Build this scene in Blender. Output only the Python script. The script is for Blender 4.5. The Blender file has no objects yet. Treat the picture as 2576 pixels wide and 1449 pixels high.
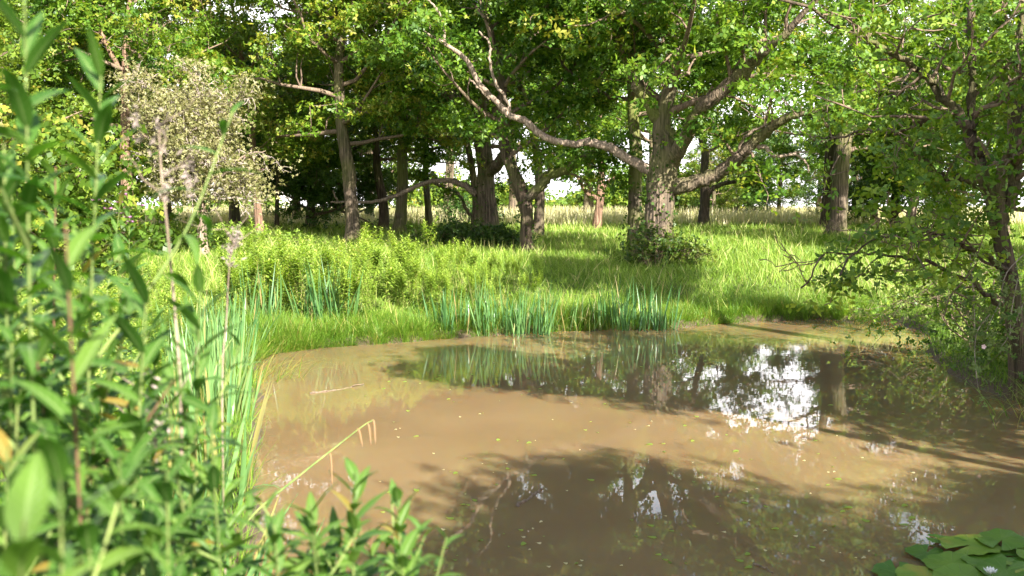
import bpy, math, random
import numpy as np
from mathutils import Vector

# ------------------------------------------------------------------ camera, sky, sun, exposure
sc = bpy.context.scene
COL = sc.collection
EYE = 2.2
FPX = 2504.0            # focal length in pixels of a 2576 px wide picture
PITCH = math.radians(4.44)
cam_d = bpy.data.cameras.new("camera")
cam_d.lens = 35.0; cam_d.sensor_width = 36.0
cam_d.clip_start = 0.05; cam_d.clip_end = 3000.0
cam_d.dof.use_dof = True
cam_d.dof.focus_distance = 19.0
cam_d.dof.aperture_fstop = 4.8
cam = bpy.data.objects.new("camera", cam_d)
cam.location = (0, 0, EYE)
cam.rotation_euler = (math.pi / 2 - PITCH, 0, 0)
COL.objects.link(cam)
sc.camera = cam

SUN_EL, SUN_AZ = math.radians(33), math.radians(150)     # azimuth clockwise from +Y: behind the camera, to the right
SUN = np.array([math.sin(SUN_AZ) * math.cos(SUN_EL), math.cos(SUN_AZ) * math.cos(SUN_EL), math.sin(SUN_EL)])
sun_d = bpy.data.lights.new("sun", 'SUN')
sun_d.energy = 5.0; sun_d.angle = math.radians(0.53); sun_d.color = (1.0, 0.955, 0.88)
sun = bpy.data.objects.new("sun", sun_d)
sun.rotation_euler = Vector(SUN).to_track_quat('Z', 'Y').to_euler()
sun.location = (20, -20, 30)
COL.objects.link(sun)

world = bpy.data.worlds.new("World"); sc.world = world
world.use_nodes = True
wn, wl = world.node_tree.nodes, world.node_tree.links
bg = wn["Background"]; bg.inputs["Strength"].default_value = 0.075
sky = wn.new("ShaderNodeTexSky"); sky.sky_type = 'NISHITA'; sky.sun_disc = False
sky.sun_elevation = SUN_EL; sky.sun_rotation = SUN_AZ
sky.air_density = 1.2; sky.dust_density = 1.2
tc = wn.new("ShaderNodeTexCoord")
mp = wn.new("ShaderNodeMapping"); mp.inputs["Scale"].default_value = (2.2, 2.2, 5.5)
nz = wn.new("ShaderNodeTexNoise"); nz.inputs["Scale"].default_value = 1.7; nz.inputs["Detail"].default_value = 8
cr = wn.new("ShaderNodeValToRGB"); cr.color_ramp.elements[0].position = 0.40; cr.color_ramp.elements[1].position = 0.60
mx = wn.new("ShaderNodeMix"); mx.data_type = 'RGBA'
mx.inputs[7].default_value = (10.5, 10.2, 10.4, 1)
wl.new(tc.outputs["Generated"], mp.inputs["Vector"]); wl.new(mp.outputs["Vector"], nz.inputs["Vector"])

sep = wn.new("ShaderNodeSeparateXYZ"); wl.new(tc.outputs["Generated"], sep.inputs[0])
hz_ = wn.new("ShaderNodeMapRange"); hz_.inputs[1].default_value = 0.10; hz_.inputs[2].default_value = 0.6; hz_.inputs[3].default_value = 0.16; hz_.inputs[4].default_value = -0.13
wl.new(sep.outputs["Z"], hz_.inputs[0])
adn = wn.new("ShaderNodeMath"); adn.operation = 'ADD'; wl.new(nz.outputs["Fac"], adn.inputs[0]); wl.new(hz_.outputs[0], adn.inputs[1])
wl.new(adn.outputs[0], cr.inputs["Fac"]); wl.new(cr.outputs["Color"], mx.inputs[0])
wl.new(sky.outputs["Color"], mx.inputs[6]); wl.new(mx.outputs[2], bg.inputs["Color"])

sc.view_settings.view_transform = 'Standard'; sc.view_settings.look = 'None'
sc.view_settings.gamma = 1.0; sc.view_settings.exposure = 2.1
sc.cycles.use_denoising = True
sc.cycles.max_bounces = 7; sc.cycles.diffuse_bounces = 4; sc.cycles.glossy_bounces = 3
sc.cycles.transmission_bounces = 5; sc.cycles.transparent_max_bounces = 4
sc.cycles.sample_clamp_indirect = 8.0
sc.cycles.use_adaptive_sampling = True; sc.cycles.adaptive_threshold = 0.015

# ------------------------------------------------------------------ picture rays
CP, SP = math.cos(PITCH), math.sin(PITCH)
def ray(u, v):
    x, y = (u - 1288) / FPX, -(v - 724.5) / FPX
    return np.array([x, CP + y * SP, -SP + y * CP])
def at(u, v, Y):
    d = ray(u, v)
    return np.array([0, 0, EYE]) + d * (Y / d[1])
def px(p):
    """world points (n,3) -> picture u, v"""
    p = np.atleast_2d(p) - np.array([0, 0, EYE])
    zc = p[:, 1] * CP - p[:, 2] * SP
    yc = p[:, 1] * SP + p[:, 2] * CP
    zc = np.maximum(zc, 1e-3)
    return 1288 + FPX * p[:, 0] / zc, 724.5 - FPX * yc / zc

# ------------------------------------------------------------------ pond outline and terrain
POND = np.array([(-1.45, 4.6), (-1.62, 6.0), (-2.1, 8.0), (-2.75, 10.4), (-3.15, 12.2), (-3.75, 14.2), (-3.75, 15.2), (-3.1, 15.9),
                 (-2.2, 16.4), (-1.1, 17.1), (0.1, 17.9), (1.6, 18.3), (3.0, 18.6), (4.3, 19.5), (6.2, 20.2), (7.6, 19.8),
                 (7.5, 17.6), (6.5, 15.5), (5.9, 13.2), (5.75, 11.8), (5.9, 10.6), (6.6, 8.6), (7.0, 6.5), (6.8, 4.2), (5.0, 3.2), (2.0, 3.1), (-0.4, 3.7)])
def sdist(x, y):
    """signed distance to the pond's edge, positive on land"""
    x = np.asarray(x, float); y = np.asarray(y, float)
    d = np.full(x.shape, 1e9); ins = np.zeros(x.shape, bool)
    n = len(POND)
    for i in range(n):
        ax, ay = POND[i]; bx, by = POND[(i + 1) % n]
        ex, ey = bx - ax, by - ay
        t = np.clip(((x - ax) * ex + (y - ay) * ey) / (ex * ex + ey * ey), 0, 1)
        d = np.minimum(d, np.hypot(x - ax - t * ex, y - ay - t * ey))
        c = ((ay > y) != (by > y))
        xi = ax + (y - ay) / (by - ay if abs(by - ay) > 1e-9 else 1e-9) * ex
        ins ^= c & (x < xi)
    return np.where(ins, -d, d)
HY = [-60, 0, 4, 8, 14, 17, 20, 23, 25.5, 28, 34, 37, 42, 50, 65, 100, 200, 700]
HZ = [0.9, 0.55, 0.45, 0.40, 0.34, 0.30, 0.47, 0.68, 0.85, 0.95, 1.10, 1.20, 1.35, 1.50, 1.72, 1.95, 2.10, 2.2]
def sstep(t):
    t = np.clip(t, 0, 1); return t * t * (3 - 2 * t)
def wob(x, y):
    return (np.sin(x * 0.9 + 1.3 * np.sin(y * 0.53)) * np.sin(y * 0.77 + 0.8) + 0.5 * np.sin(x * 2.3 + y * 1.7) + 0.35 * np.sin(x * 4.1 - y * 3.3 + 1.0)) / 1.85
def ground(x, y):
    x = np.asarray(x, float); y = np.asarray(y, float)
    s = sdist(x, y) + 0.12 * wob(x * 2.6, y * 2.6) + 0.05 * wob(x * 7.1, y * 6.3)
    L = np.interp(y, HY, HZ)
    z = 0.13 * sstep(s / 0.16) + np.maximum(L - 0.13, 0) * sstep(s / 3.0)
    z = np.where(s < 0, np.maximum(-0.7, s * 0.9), z)
    return z + np.where(s > 0, np.minimum(s * 0.1, 1) * 0.06 * wob(x, y), 0)
def gz(x, y):
    return float(ground(np.array([x]), np.array([y]))[0])
def on_ground(u, v):
    d = ray(u, v); Ys = np.geomspace(3, 600, 3000)
    P = np.array([0, 0, EYE]) + d[None] * (Ys / d[1])[:, None]
    k = np.argmax(P[:, 2] < ground(P[:, 0], P[:, 1]))
    return P[k]

# ------------------------------------------------------------------ mesh helpers
def mesh_obj(name, V, F, mat, parent=None, tone=None, smooth=False, loc=None):
    """V (n,3) world or local, F list of arrays of faces (each (m,k))"""
    V = np.asarray(V, float)
    if loc is not None: V = V - np.asarray(loc)
    if not isinstance(F, list): F = [F]
    F = [np.asarray(f, int) for f in F if len(f)]
    me = bpy.data.meshes.new(name)
    me.vertices.add(len(V)); me.vertices.foreach_set("co", V.astype(np.float32).ravel())
    tot = np.concatenate([np.full(len(f), f.shape[1]) for f in F])
    idx = np.concatenate([f.ravel() for f in F])
    me.loops.add(len(idx)); me.loops.foreach_set("vertex_index", idx.astype(np.int32))
    me.polygons.add(len(tot))
    me.polygons.foreach_set("loop_start", np.concatenate([[0], np.cumsum(tot)[:-1]]).astype(np.int32))
    if smooth: me.polygons.foreach_set("use_smooth", np.ones(len(tot), bool))
    if tone is not None:
        a = me.attributes.new("tone", 'FLOAT', 'FACE'); a.data.foreach_set("value", np.asarray(tone, np.float32))
    me.update(calc_edges=True)
    me.materials.append(mat)
    o = bpy.data.objects.new(name, me); COL.objects.link(o)
    if parent is not None: o.parent = parent
    return o
def empty(name, loc, label, cat, group=None):
    o = bpy.data.objects.new(name, None); o.empty_display_size = 0.3; o.location = loc
    COL.objects.link(o); tag(o, label, cat, group); return o
def tag(o, label, cat=None, group=None):
    o["label"] = label
    if cat: o["category"] = cat
    if group: o["group"] = group
    return o
def kind(o, k, label=None):
    o["kind"] = k
    if label: o["label"] = label
    return o

def smooth_line(P, n):
    """Catmull-Rom resample of control rows (any width)"""
    P = np.asarray(P, float)
    if len(P) == 2: return P[0] + (P[1] - P[0]) * np.linspace(0, 1, n)[:, None]
    Q = np.vstack([2 * P[0] - P[1], P, 2 * P[-1] - P[-2]])
    t = np.linspace(0, len(P) - 1, n); i = np.minimum(t.astype(int), len(P) - 2); f = (t - i)[:, None]
    a, b, c, d = Q[i], Q[i + 1], Q[i + 2], Q[i + 3]
    return 0.5 * (2 * b + (c - a) * f + (2 * a - 5 * b + 4 * c - d) * f ** 2 + (3 * b - a - 3 * c + d) * f ** 3)

class Tubes:
    def __init__(s): s.V = []; s.F = []; s.n = 0
    def add(s, P, R, sides=6, rough=0.0, rng=None):
        P = np.asarray(P, float); R = np.asarray(R, float); n = len(P)
        T = np.gradient(P, axis=0); T /= np.linalg.norm(T, axis=1)[:, None] + 1e-9
        ref = np.array([0.0, 0, 1]) if abs(T[0, 2]) < 0.8 else np.array([1.0, 0, 0])
        A = np.cross(T, ref); A /= np.linalg.norm(A, axis=1)[:, None] + 1e-9
        for k in range(1, n):
            if A[k] @ A[k - 1] < 0: A[k] = -A[k]
        B = np.cross(T, A)
        th = np.arange(sides) * 2 * math.pi / sides
        r = R[:, None] * np.ones(sides)
        if rough and rng is not None:
            lob = 1 + rough * 0.7 * np.sin(th * 3 + rng.uniform(0, 6)) [None] * np.linspace(1, .3, n)[:, None]
            r = r * lob * (1 + rough * (rng.random((n, sides)) - .5))
        ring = P[:, None] + r[..., None] * (np.cos(th)[None, :, None] * A[:, None] + np.sin(th)[None, :, None] * B[:, None])
        s.V.append(ring.reshape(-1, 3))
        i = np.arange(n - 1)[:, None] * sides; j = np.arange(sides)[None]; k = (j + 1) % sides
        f = np.stack([i + j, i + k, i + sides + k, i + sides + j], -1).reshape(-1, 4) + s.n
        s.F.append(f); s.n += n * sides
    def build(s, name, mat, parent, loc, smooth=True):
        return mesh_obj(name, np.vstack(s.V), np.vstack(s.F), mat, parent, smooth=smooth, loc=loc)

def unit(a):
    return a / (np.linalg.norm(a, axis=-1, keepdims=True) + 1e-9)

def kites(C, rng, L=0.12, W=0.07, up=0.7, tone=(0.5, 0.25), N=None, D=None):
    """leaf faces at centres C: folded rhombi facing every way but mostly up"""
    n = len(C)
    N = unit(rng.normal(size=(n, 3)) + np.array([0, 0, up])) if N is None else unit(N)
    D = unit(np.cross(N, rng.normal(size=(n, 3)))) if D is None else unit(D - N * (N * D).sum(1)[:, None])
    S = np.cross(N, D)
    l = L * rng.uniform(0.5, 1.4, n)[:, None]; w = W * rng.uniform(0.7, 1.2, n)[:, None]
    V = np.stack([C - D * l * .5, C + S * w * .5 + N * w * .12, C + D * l * .5, C - S * w * .5 + N * w * .12], 1).reshape(-1, 3)
    F = np.arange(4 * n).reshape(n, 4)
    return V, F, np.clip(rng.normal(tone[0], tone[1], n), 0, 1)

def blades(base, D, U, L, W, droop, nseg=4, prof='grass', fold=0.0, wave=0.0, rng=None):
    """strips: base, direction D, upper-face normal U (n,3); droop bends D away from U"""
    n = len(base); D = unit(D); S = unit(np.cross(D, U)); U = np.cross(S, D)
    t = np.linspace(0, 1, nseg + 1)
    L = np.broadcast_to(np.asarray(L, float), n); W = np.broadcast_to(np.asarray(W, float), n); droop = np.broadcast_to(np.asarray(droop, float), n)
    ph = droop[:, None] * t[None] ** 1.3
    dt = 1.0 / nseg
    pm = 0.5 * (ph[:, 1:] + ph[:, :-1])
    ca = np.concatenate([np.zeros((n, 1)), np.cumsum(np.cos(pm), 1) * dt], 1) * L[:, None]
    cb = np.concatenate([np.zeros((n, 1)), np.cumsum(np.sin(pm), 1) * dt], 1) * L[:, None]
    C = base[:, None] + D[:, None] * ca[..., None] - U[:, None] * cb[..., None]
    Nn = U[:, None] * np.cos(ph)[..., None] + D[:, None] * np.sin(ph)[..., None]
    if prof == 'grass': w = 1 - t * 0.93
    elif prof == 'sword': w = np.minimum(1, (1 - t) * 2.6 + 0.04) * (0.75 + 0.25 * np.sin(math.pi * t))
    else: w = np.sin(math.pi * np.clip(t, 0.03, 0.985) ** 0.72) ** 0.85
    hw = 0.5 * W[:, None] * w[None]
    if wave and rng is not None: hw = hw * (1 + wave * (rng.random(hw.shape) - .5))
    m = nseg + 1
    if fold:
        up = (hw * fold)[..., None] * Nn
        V = np.stack([C - S[:, None] * hw[..., None] + up, C, C + S[:, None] * hw[..., None] + up], 2)   # n,m,3,3
        k = 3
        i = (np.arange(n) * m * k)[:, None, None] + (np.arange(nseg) * k)[None, :, None] + np.arange(2)[None, None]
        F = np.stack([i, i + 1, i + k + 1, i + k], -1).reshape(-1, 4); per = nseg * 2
    else:
        V = np.stack([C - S[:, None] * hw[..., None], C + S[:, None] * hw[..., None]], 2); k = 2
        i = (np.arange(n) * m * k)[:, None] + (np.arange(nseg) * k)[None]
        F = np.stack([i, i + 1, i + 3, i + 2], -1).reshape(-1, 4); per = nseg
    return V.reshape(-1, 3), F, per

class Soup:
    """collects faces with a tone each"""
    def __init__(s): s.V = []; s.F = []; s.T = []; s.n = 0
    def add(s, V, F, T):
        s.V.append(V); s.F.append(F + s.n); s.T.append(np.broadcast_to(T, len(F)) if np.ndim(T) == 0 else T); s.n += len(V)
    def build(s, name, mat, parent=None, loc=None, smooth=False):
        return mesh_obj(name, np.vstack(s.V), np.vstack(s.F), mat, parent, np.concatenate(s.T), smooth, loc)

# ------------------------------------------------------------------ materials
def new_mat(name):
    m = bpy.data.materials.new(name); m.use_nodes = True
    return m, m.node_tree.nodes, m.node_tree.links
def ramp(n, stops):
    r = n.new("ShaderNodeValToRGB"); e = r.color_ramp.elements
    e[0].position, e[0].color = stops[0][0], (*stops[0][1], 1)
    e[1].position, e[1].color = stops[-1][0], (*stops[-1][1], 1)
    for p, c in stops[1:-1]:
        x = e.new(p); x.color = (*c, 1)
    return r
def leaf_mat(name, stops, trans=0.38, rough=0.45, spec=0.35, patch=0.0, pscale=0.35, tcol=(1.25, 1.2, 0.45)):
    m, n, l = new_mat(name)
    b = n["Principled BSDF"]; out = n["Material Output"]
    at_ = n.new("ShaderNodeAttribute"); at_.attribute_name = "tone"
    oi = n.new("ShaderNodeObjectInfo")
    a = n.new("ShaderNodeMath"); a.operation = 'MULTIPLY_ADD'; a.inputs[1].default_value = 0.16; a.inputs[2].default_value = -0.08
    l.new(oi.outputs["Random"], a.inputs[0])
    s = n.new("ShaderNodeMath"); s.operation = 'ADD'; l.new(at_.outputs["Fac"], s.inputs[0]); l.new(a.outputs[0], s.inputs[1])
    src = s
    if patch:
        ge = n.new("ShaderNodeNewGeometry"); nz = n.new("ShaderNodeTexNoise"); nz.inputs["Scale"].default_value = pscale; nz.inputs["Detail"].default_value = 3
        l.new(ge.outputs["Position"], nz.inputs["Vector"])
        q = n.new("ShaderNodeMath"); q.operation = 'MULTIPLY_ADD'; q.inputs[1].default_value = patch; q.inputs[2].default_value = -patch / 2
        l.new(nz.outputs["Fac"], q.inputs[0])
        s2 = n.new("ShaderNodeMath"); s2.operation = 'ADD'; l.new(s.outputs[0], s2.inputs[0]); l.new(q.outputs[0], s2.inputs[1]); src = s2
    r = ramp(n, stops); l.new(src.outputs[0], r.inputs["Fac"])
    l.new(r.outputs["Color"], b.inputs["Base Color"])
    b.inputs["Roughness"].default_value = rough; b.inputs["Specular IOR Level"].default_value = spec
    t = n.new("ShaderNodeBsdfTranslucent")
    mc = n.new("ShaderNodeMix"); mc.data_type = 'RGBA'; mc.blend_type = 'MULTIPLY'; mc.inputs[0].default_value = 1
    mc.inputs[7].default_value = (*tcol, 1); l.new(r.outputs["Color"], mc.inputs[6]); l.new(mc.outputs[2], t.inputs["Color"])
    ms = n.new("ShaderNodeMixShader"); ms.inputs[0].default_value = trans
    l.new(b.outputs[0], ms.inputs[1]); l.new(t.outputs[0], ms.inputs[2]); l.new(ms.outputs[0], out.inputs["Surface"])
    return m
def bark_mat(name, dark, light, moss=0.0, sc_=1.0, bump=1.0):
    m, n, l = new_mat(name); b = n["Principled BSDF"]
    ge = n.new("ShaderNodeTexCoord"); mp = n.new("ShaderNodeMapping"); mp.inputs["Scale"].default_value = (20 * sc_, 20 * sc_, 1.5 * sc_)
    l.new(ge.outputs["Object"], mp.inputs["Vector"])
    nz = n.new("ShaderNodeTexNoise"); nz.inputs["Scale"].default_value = 1.0; nz.inputs["Detail"].default_value = 4; nz.inputs["Distortion"].default_value = 0.35
    l.new(mp.outputs[0], nz.inputs["Vector"])
    r = ramp(n, [(0.32, dark), (0.52, tuple((a + b_) / 2 for a, b_ in zip(dark, light))), (0.68, light)])
    l.new(nz.outputs["Fac"], r.inputs["Fac"])
    big = n.new("ShaderNodeTexNoise"); big.inputs["Scale"].default_value = 0.9; big.inputs["Detail"].default_value = 5
    l.new(ge.outputs["Object"], big.inputs["Vector"])
    mr = ramp(n, [(0.5 - moss * 0.2, (0, 0, 0)), (0.72 - moss * 0.25, (1, 1, 1))]); l.new(big.outputs["Fac"], mr.inputs["Fac"])
    mm = n.new("ShaderNodeMath"); mm.operation = 'MULTIPLY'; mm.inputs[1].default_value = min(1, moss * 1.4); l.new(mr.outputs["Color"], mm.inputs[0])
    mix = n.new("ShaderNodeMix"); mix.data_type = 'RGBA'; l.new(mm.outputs[0], mix.inputs[0]); l.new(r.outputs["Color"], mix.inputs[6])
    mix.inputs[7].default_value = (0.13, 0.15, 0.03, 1)
    l.new(mix.outputs[2], b.inputs["Base Color"])
    b.inputs["Roughness"].default_value = 0.9; b.inputs["Specular IOR Level"].default_value = 0.15
    bp = n.new("ShaderNodeBump"); bp.inputs["Strength"].default_value = bump; bp.inputs["Distance"].default_value = 0.09
    l.new(nz.outputs["Fac"], bp.inputs["Height"]); l.new(bp.outputs[0], b.inputs["Normal"])
    return m
M = {}
M['oak_leaf'] = leaf_mat("oak_leaf", [(0, (0.030, 0.078, 0.008)), (0.4, (0.078, 0.170, 0.015)), (0.8, (0.165, 0.260, 0.022)), (1, (0.28, 0.28, 0.035))], trans=0.48)
M['lime_leaf'] = leaf_mat("lime_leaf", [(0, (0.045, 0.090, 0.010)), (0.4, (0.100, 0.180, 0.018)), (0.8, (0.20, 0.27, 0.03)), (1, (0.33, 0.29, 0.05))], trans=0.42)
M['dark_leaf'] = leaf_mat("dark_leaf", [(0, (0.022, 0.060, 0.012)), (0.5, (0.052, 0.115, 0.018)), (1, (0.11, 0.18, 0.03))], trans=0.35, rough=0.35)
M['hawthorn_leaf'] = leaf_mat("hawthorn_leaf", [(0, (0.035, 0.090, 0.009)), (0.5, (0.105, 0.200, 0.017)), (1, (0.24, 0.32, 0.035))], trans=0.42)
M['pale_leaf'] = leaf_mat("pale_leaf", [(0, (0.10, 0.12, 0.03)), (0.5, (0.235, 0.225, 0.085)), (1, (0.34, 0.30, 0.18))], trans=0.3)
M['rose_leaf'] = leaf_mat("rose_leaf", [(0, (0.07, 0.13, 0.035)), (0.5, (0.14, 0.21, 0.06)), (1, (0.22, 0.28, 0.10))], trans=0.35)
M['bramble_leaf'] = leaf_mat("bramble_leaf", [(0, (0.022, 0.055, 0.008)), (0.6, (0.065, 0.125, 0.014)), (1, (0.16, 0.20, 0.03))], trans=0.35)
M['herb_leaf'] = leaf_mat("herb_leaf", [(0, (0.07, 0.12, 0.015)), (0.35, (0.18, 0.29, 0.035)), (0.8, (0.36, 0.48, 0.08)), (1, (0.36, 0.34, 0.10))], trans=0.42, tcol=(1.2, 1.2, 0.4))
M['herb_big'] = leaf_mat("herb_big", [(0, (0.030, 0.090, 0.011)), (0.45, (0.056, 0.135, 0.016)), (0.9, (0.125, 0.21, 0.028)), (0.985, (0.24, 0.16, 0.03))], trans=0.4, rough=0.38, tcol=(0.9, 1.25, 0.3))
M['iris'] = leaf_mat("iris", [(0, (0.028, 0.085, 0.022)), (0.5, (0.075, 0.175, 0.050)), (0.88, (0.16, 0.28, 0.09)), (0.95, (0.26, 0.22, 0.07)), (1, (0.33, 0.25, 0.10))], trans=0.3, rough=0.35, spec=0.5, tcol=(0.9, 1.2, 0.4))
M['grass'] = leaf_mat("grass", [(0, (0.035, 0.075, 0.008)), (0.35, (0.115, 0.210, 0.018)), (0.68, (0.24, 0.365, 0.045)), (0.86, (0.37, 0.43, 0.11)), (1, (0.50, 0.42, 0.20))], trans=0.35, rough=0.5, patch=0.5, pscale=0.32)
M['bank_grass'] = leaf_mat("bank_grass", [(0, (0.035, 0.090, 0.008)), (0.5, (0.110, 0.225, 0.018)), (0.85, (0.21, 0.31, 0.035)), (1, (0.38, 0.31, 0.09))], trans=0.38, rough=0.45, patch=0.35, pscale=0.9)
M['straw'] = leaf_mat("straw", [(0, (0.32, 0.36, 0.12)), (0.4, (0.54, 0.50, 0.27)), (1, (0.66, 0.56, 0.40))], trans=0.3, rough=0.6, patch=0.3)
M['lily'] = leaf_mat("lily", [(0, (0.030, 0.090, 0.008)), (0.5, (0.070, 0.160, 0.012)), (0.85, (0.14, 0.23, 0.02)), (1, (0.30, 0.24, 0.04))], trans=0.08, rough=0.42, spec=0.3, patch=0.6, pscale=5)
M['bark'] = bark_mat("bark", (0.045, 0.037, 0.028), (0.215, 0.160, 0.110), 0.35)
M['bark_moss'] = bark_mat("bark_moss", (0.05, 0.042, 0.028), (0.22, 0.17, 0.12), 0.6)
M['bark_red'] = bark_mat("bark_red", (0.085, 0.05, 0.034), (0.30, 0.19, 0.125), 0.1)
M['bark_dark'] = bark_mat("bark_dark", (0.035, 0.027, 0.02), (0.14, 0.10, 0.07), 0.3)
M['dead_wood'] = bark_mat("dead_wood", (0.12, 0.085, 0.06), (0.36, 0.28, 0.21), 0.0, 1.6, 0.4)
M['twig'] = bark_mat("twig", (0.09, 0.065, 0.045), (0.24, 0.17, 0.12), 0.1, 1.5, 0.2)
M['pale_twig'] = bark_mat("pale_twig", (0.20, 0.165, 0.14), (0.42, 0.35, 0.30), 0.0, 1.5, 0.2)
M['green_stem'] = bark_mat("green_stem", (0.10, 0.15, 0.04), (0.22, 0.26, 0.08), 0.0, 2, 0.1)
M['red_stem'] = bark_mat("red_stem", (0.09, 0.05, 0.03), (0.22, 0.12, 0.07), 0.0, 2, 0.1)
def plain(name, col, rough=0.6, emit=None, sss=0):
    m, n, l = new_mat(name); b = n["Principled BSDF"]
    nz = n.new("ShaderNodeTexNoise"); nz.inputs["Scale"].default_value = 14; nz.inputs["Detail"].default_value = 4
    r = ramp(n, [(0.3, tuple(c * 0.8 for c in col)), (0.7, tuple(min(1, c * 1.1) for c in col))])
    l.new(nz.outputs["Fac"], r.inputs["Fac"]); l.new(r.outputs["Color"], b.inputs["Base Color"]); b.inputs["Roughness"].default_value = rough
    return m
M['pink'] = plain("pink_petal", (0.62, 0.22, 0.48)); M['white'] = plain("white_petal", (0.8, 0.8, 0.76)); M['pale_pink'] = plain("pale_pink_petal", (0.75, 0.55, 0.55))
M['yellow'] = plain("yellow_stamen", (0.7, 0.45, 0.05)); M['catkin'] = plain("catkin", (0.22, 0.13, 0.06), 0.9); M['fluff'] = plain("seed_fluff", (0.24, 0.19, 0.165), 0.95)
M['wall_white'] = plain("white_render", (0.78, 0.74, 0.72), 0.8); M['roof'] = plain("roof_tile", (0.22, 0.12, 0.09), 0.8); M['glass'] = plain("window_glass", (0.05, 0.06, 0.07), 0.1); M['brick'] = plain("pink_brick", (0.45, 0.27, 0.22), 0.9)

def add_veins(m):
    n, l = m.node_tree.nodes, m.node_tree.links; b = n["Principled BSDF"]; src = b.inputs["Base Color"].links[0].from_socket
    tcn = n.new("ShaderNodeTexCoord"); sp = n.new("ShaderNodeSeparateXYZ"); l.new(tcn.outputs["Object"], sp.inputs[0])
    an = n.new("ShaderNodeMath"); an.operation = 'ARCTAN2'; l.new(sp.outputs["Y"], an.inputs[0]); l.new(sp.outputs["X"], an.inputs[1])
    mu = n.new("ShaderNodeMath"); mu.operation = 'MULTIPLY'; mu.inputs[1].default_value = 6.5; l.new(an.outputs[0], mu.inputs[0])
    si = n.new("ShaderNodeMath"); si.operation = 'SINE'; l.new(mu.outputs[0], si.inputs[0]); ab = n.new("ShaderNodeMath"); ab.operation = 'ABSOLUTE'; l.new(si.outputs[0], ab.inputs[0])
    r = ramp(n, [(0.0, (1, 1, 1)), (0.16, (0, 0, 0))]); l.new(ab.outputs[0], r.inputs["Fac"])
    mx_ = n.new("ShaderNodeMix"); mx_.data_type = 'RGBA'; l.new(r.outputs["Color"], mx_.inputs[0]); l.new(src, mx_.inputs[6]); mx_.inputs[7].default_value = (0.12, 0.20, 0.035, 1); l.new(mx_.outputs[2], b.inputs["Base Color"])
    bp = n.new("ShaderNodeBump"); bp.inputs["Strength"].default_value = 0.35; bp.inputs["Distance"].default_value = 0.006; l.new(r.outputs["Color"], bp.inputs["Height"]); l.new(bp.outputs[0], b.inputs["Normal"])
add_veins(M['lily'])
def add_rib(m):
    """pale midrib and side veins from the leaf's own 'rib' and 'along' attributes"""
    n, l = m.node_tree.nodes, m.node_tree.links; b = n["Principled BSDF"]; src = b.inputs["Base Color"].links[0].from_socket
    a1 = n.new("ShaderNodeAttribute"); a1.attribute_name = "rib"; a2 = n.new("ShaderNodeAttribute"); a2.attribute_name = "along"
    r = ramp(n, [(0.80, (0, 0, 0)), (0.95, (1, 1, 1))]); l.new(a1.outputs["Fac"], r.inputs["Fac"])
    q = n.new("ShaderNodeMath"); q.operation = 'MULTIPLY_ADD'; q.inputs[1].default_value = 62.0; l.new(a2.outputs["Fac"], q.inputs[0])
    q2 = n.new("ShaderNodeMath"); q2.operation = 'MULTIPLY'; q2.inputs[1].default_value = 9.0; l.new(a1.outputs["Fac"], q2.inputs[0]); l.new(q2.outputs[0], q.inputs[2])
    si = n.new("ShaderNodeMath"); si.operation = 'SINE'; l.new(q.outputs[0], si.inputs[0])
    r2 = ramp(n, [(0.70, (0, 0, 0)), (0.98, (0.45, 0.45, 0.45))]); l.new(si.outputs[0], r2.inputs["Fac"])
    mxm = n.new("ShaderNodeMath"); mxm.operation = 'MAXIMUM'; l.new(r.outputs["Color"], mxm.inputs[0]); l.new(r2.outputs["Color"], mxm.inputs[1])
    h = n.new("ShaderNodeMath"); h.operation = 'MULTIPLY'; h.inputs[1].default_value = 0.6; l.new(mxm.outputs[0], h.inputs[0])
    mx_ = n.new("ShaderNodeMix"); mx_.data_type = 'RGBA'; l.new(h.outputs[0], mx_.inputs[0]); l.new(src, mx_.inputs[6]); mx_.inputs[7].default_value = (0.26, 0.36, 0.12, 1); l.new(mx_.outputs[2], b.inputs["Base Color"])
    bp = n.new("ShaderNodeBump"); bp.invert = True; bp.inputs["Strength"].default_value = 0.5; bp.inputs["Distance"].default_value = 0.002; l.new(mxm.outputs[0], bp.inputs["Height"]); l.new(bp.outputs[0], b.inputs["Normal"])
add_rib(M['herb_big'])
# ground
m, n, l = new_mat("meadow_ground"); b = n["Principled BSDF"]
ge = n.new("ShaderNodeNewGeometry")
n1 = n.new("ShaderNodeTexNoise"); n1.inputs["Scale"].default_value = 0.5; n1.inputs["Detail"].default_value = 8
n2 = n.new("ShaderNodeTexNoise"); n2.inputs["Scale"].default_value = 9; n2.inputs["Detail"].default_value = 8
l.new(ge.outputs["Position"], n1.inputs["Vector"]); l.new(ge.outputs["Position"], n2.inputs["Vector"])
ad = n.new("ShaderNodeMath"); ad.operation = 'ADD'; l.new(n1.outputs["Fac"], ad.inputs[0]); l.new(n2.outputs["Fac"], ad.inputs[1])
hf = n.new("ShaderNodeMath"); hf.operation = 'MULTIPLY'; hf.inputs[1].default_value = 0.5; l.new(ad.outputs[0], hf.inputs[0])
r1 = ramp(n, [(0.36, (0.035, 0.05, 0.012)), (0.5, (0.085, 0.11, 0.02)), (0.64, (0.17, 0.16, 0.05))]); l.new(hf.outputs[0], r1.inputs["Fac"])
sx = n.new("ShaderNodeSeparateXYZ"); l.new(ge.outputs["Position"], sx.inputs[0])
far = n.new("ShaderNodeMapRange"); far.inputs[1].default_value = 46; far.inputs[2].default_value = 70; l.new(sx.outputs["Y"], far.inputs[0])
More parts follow.
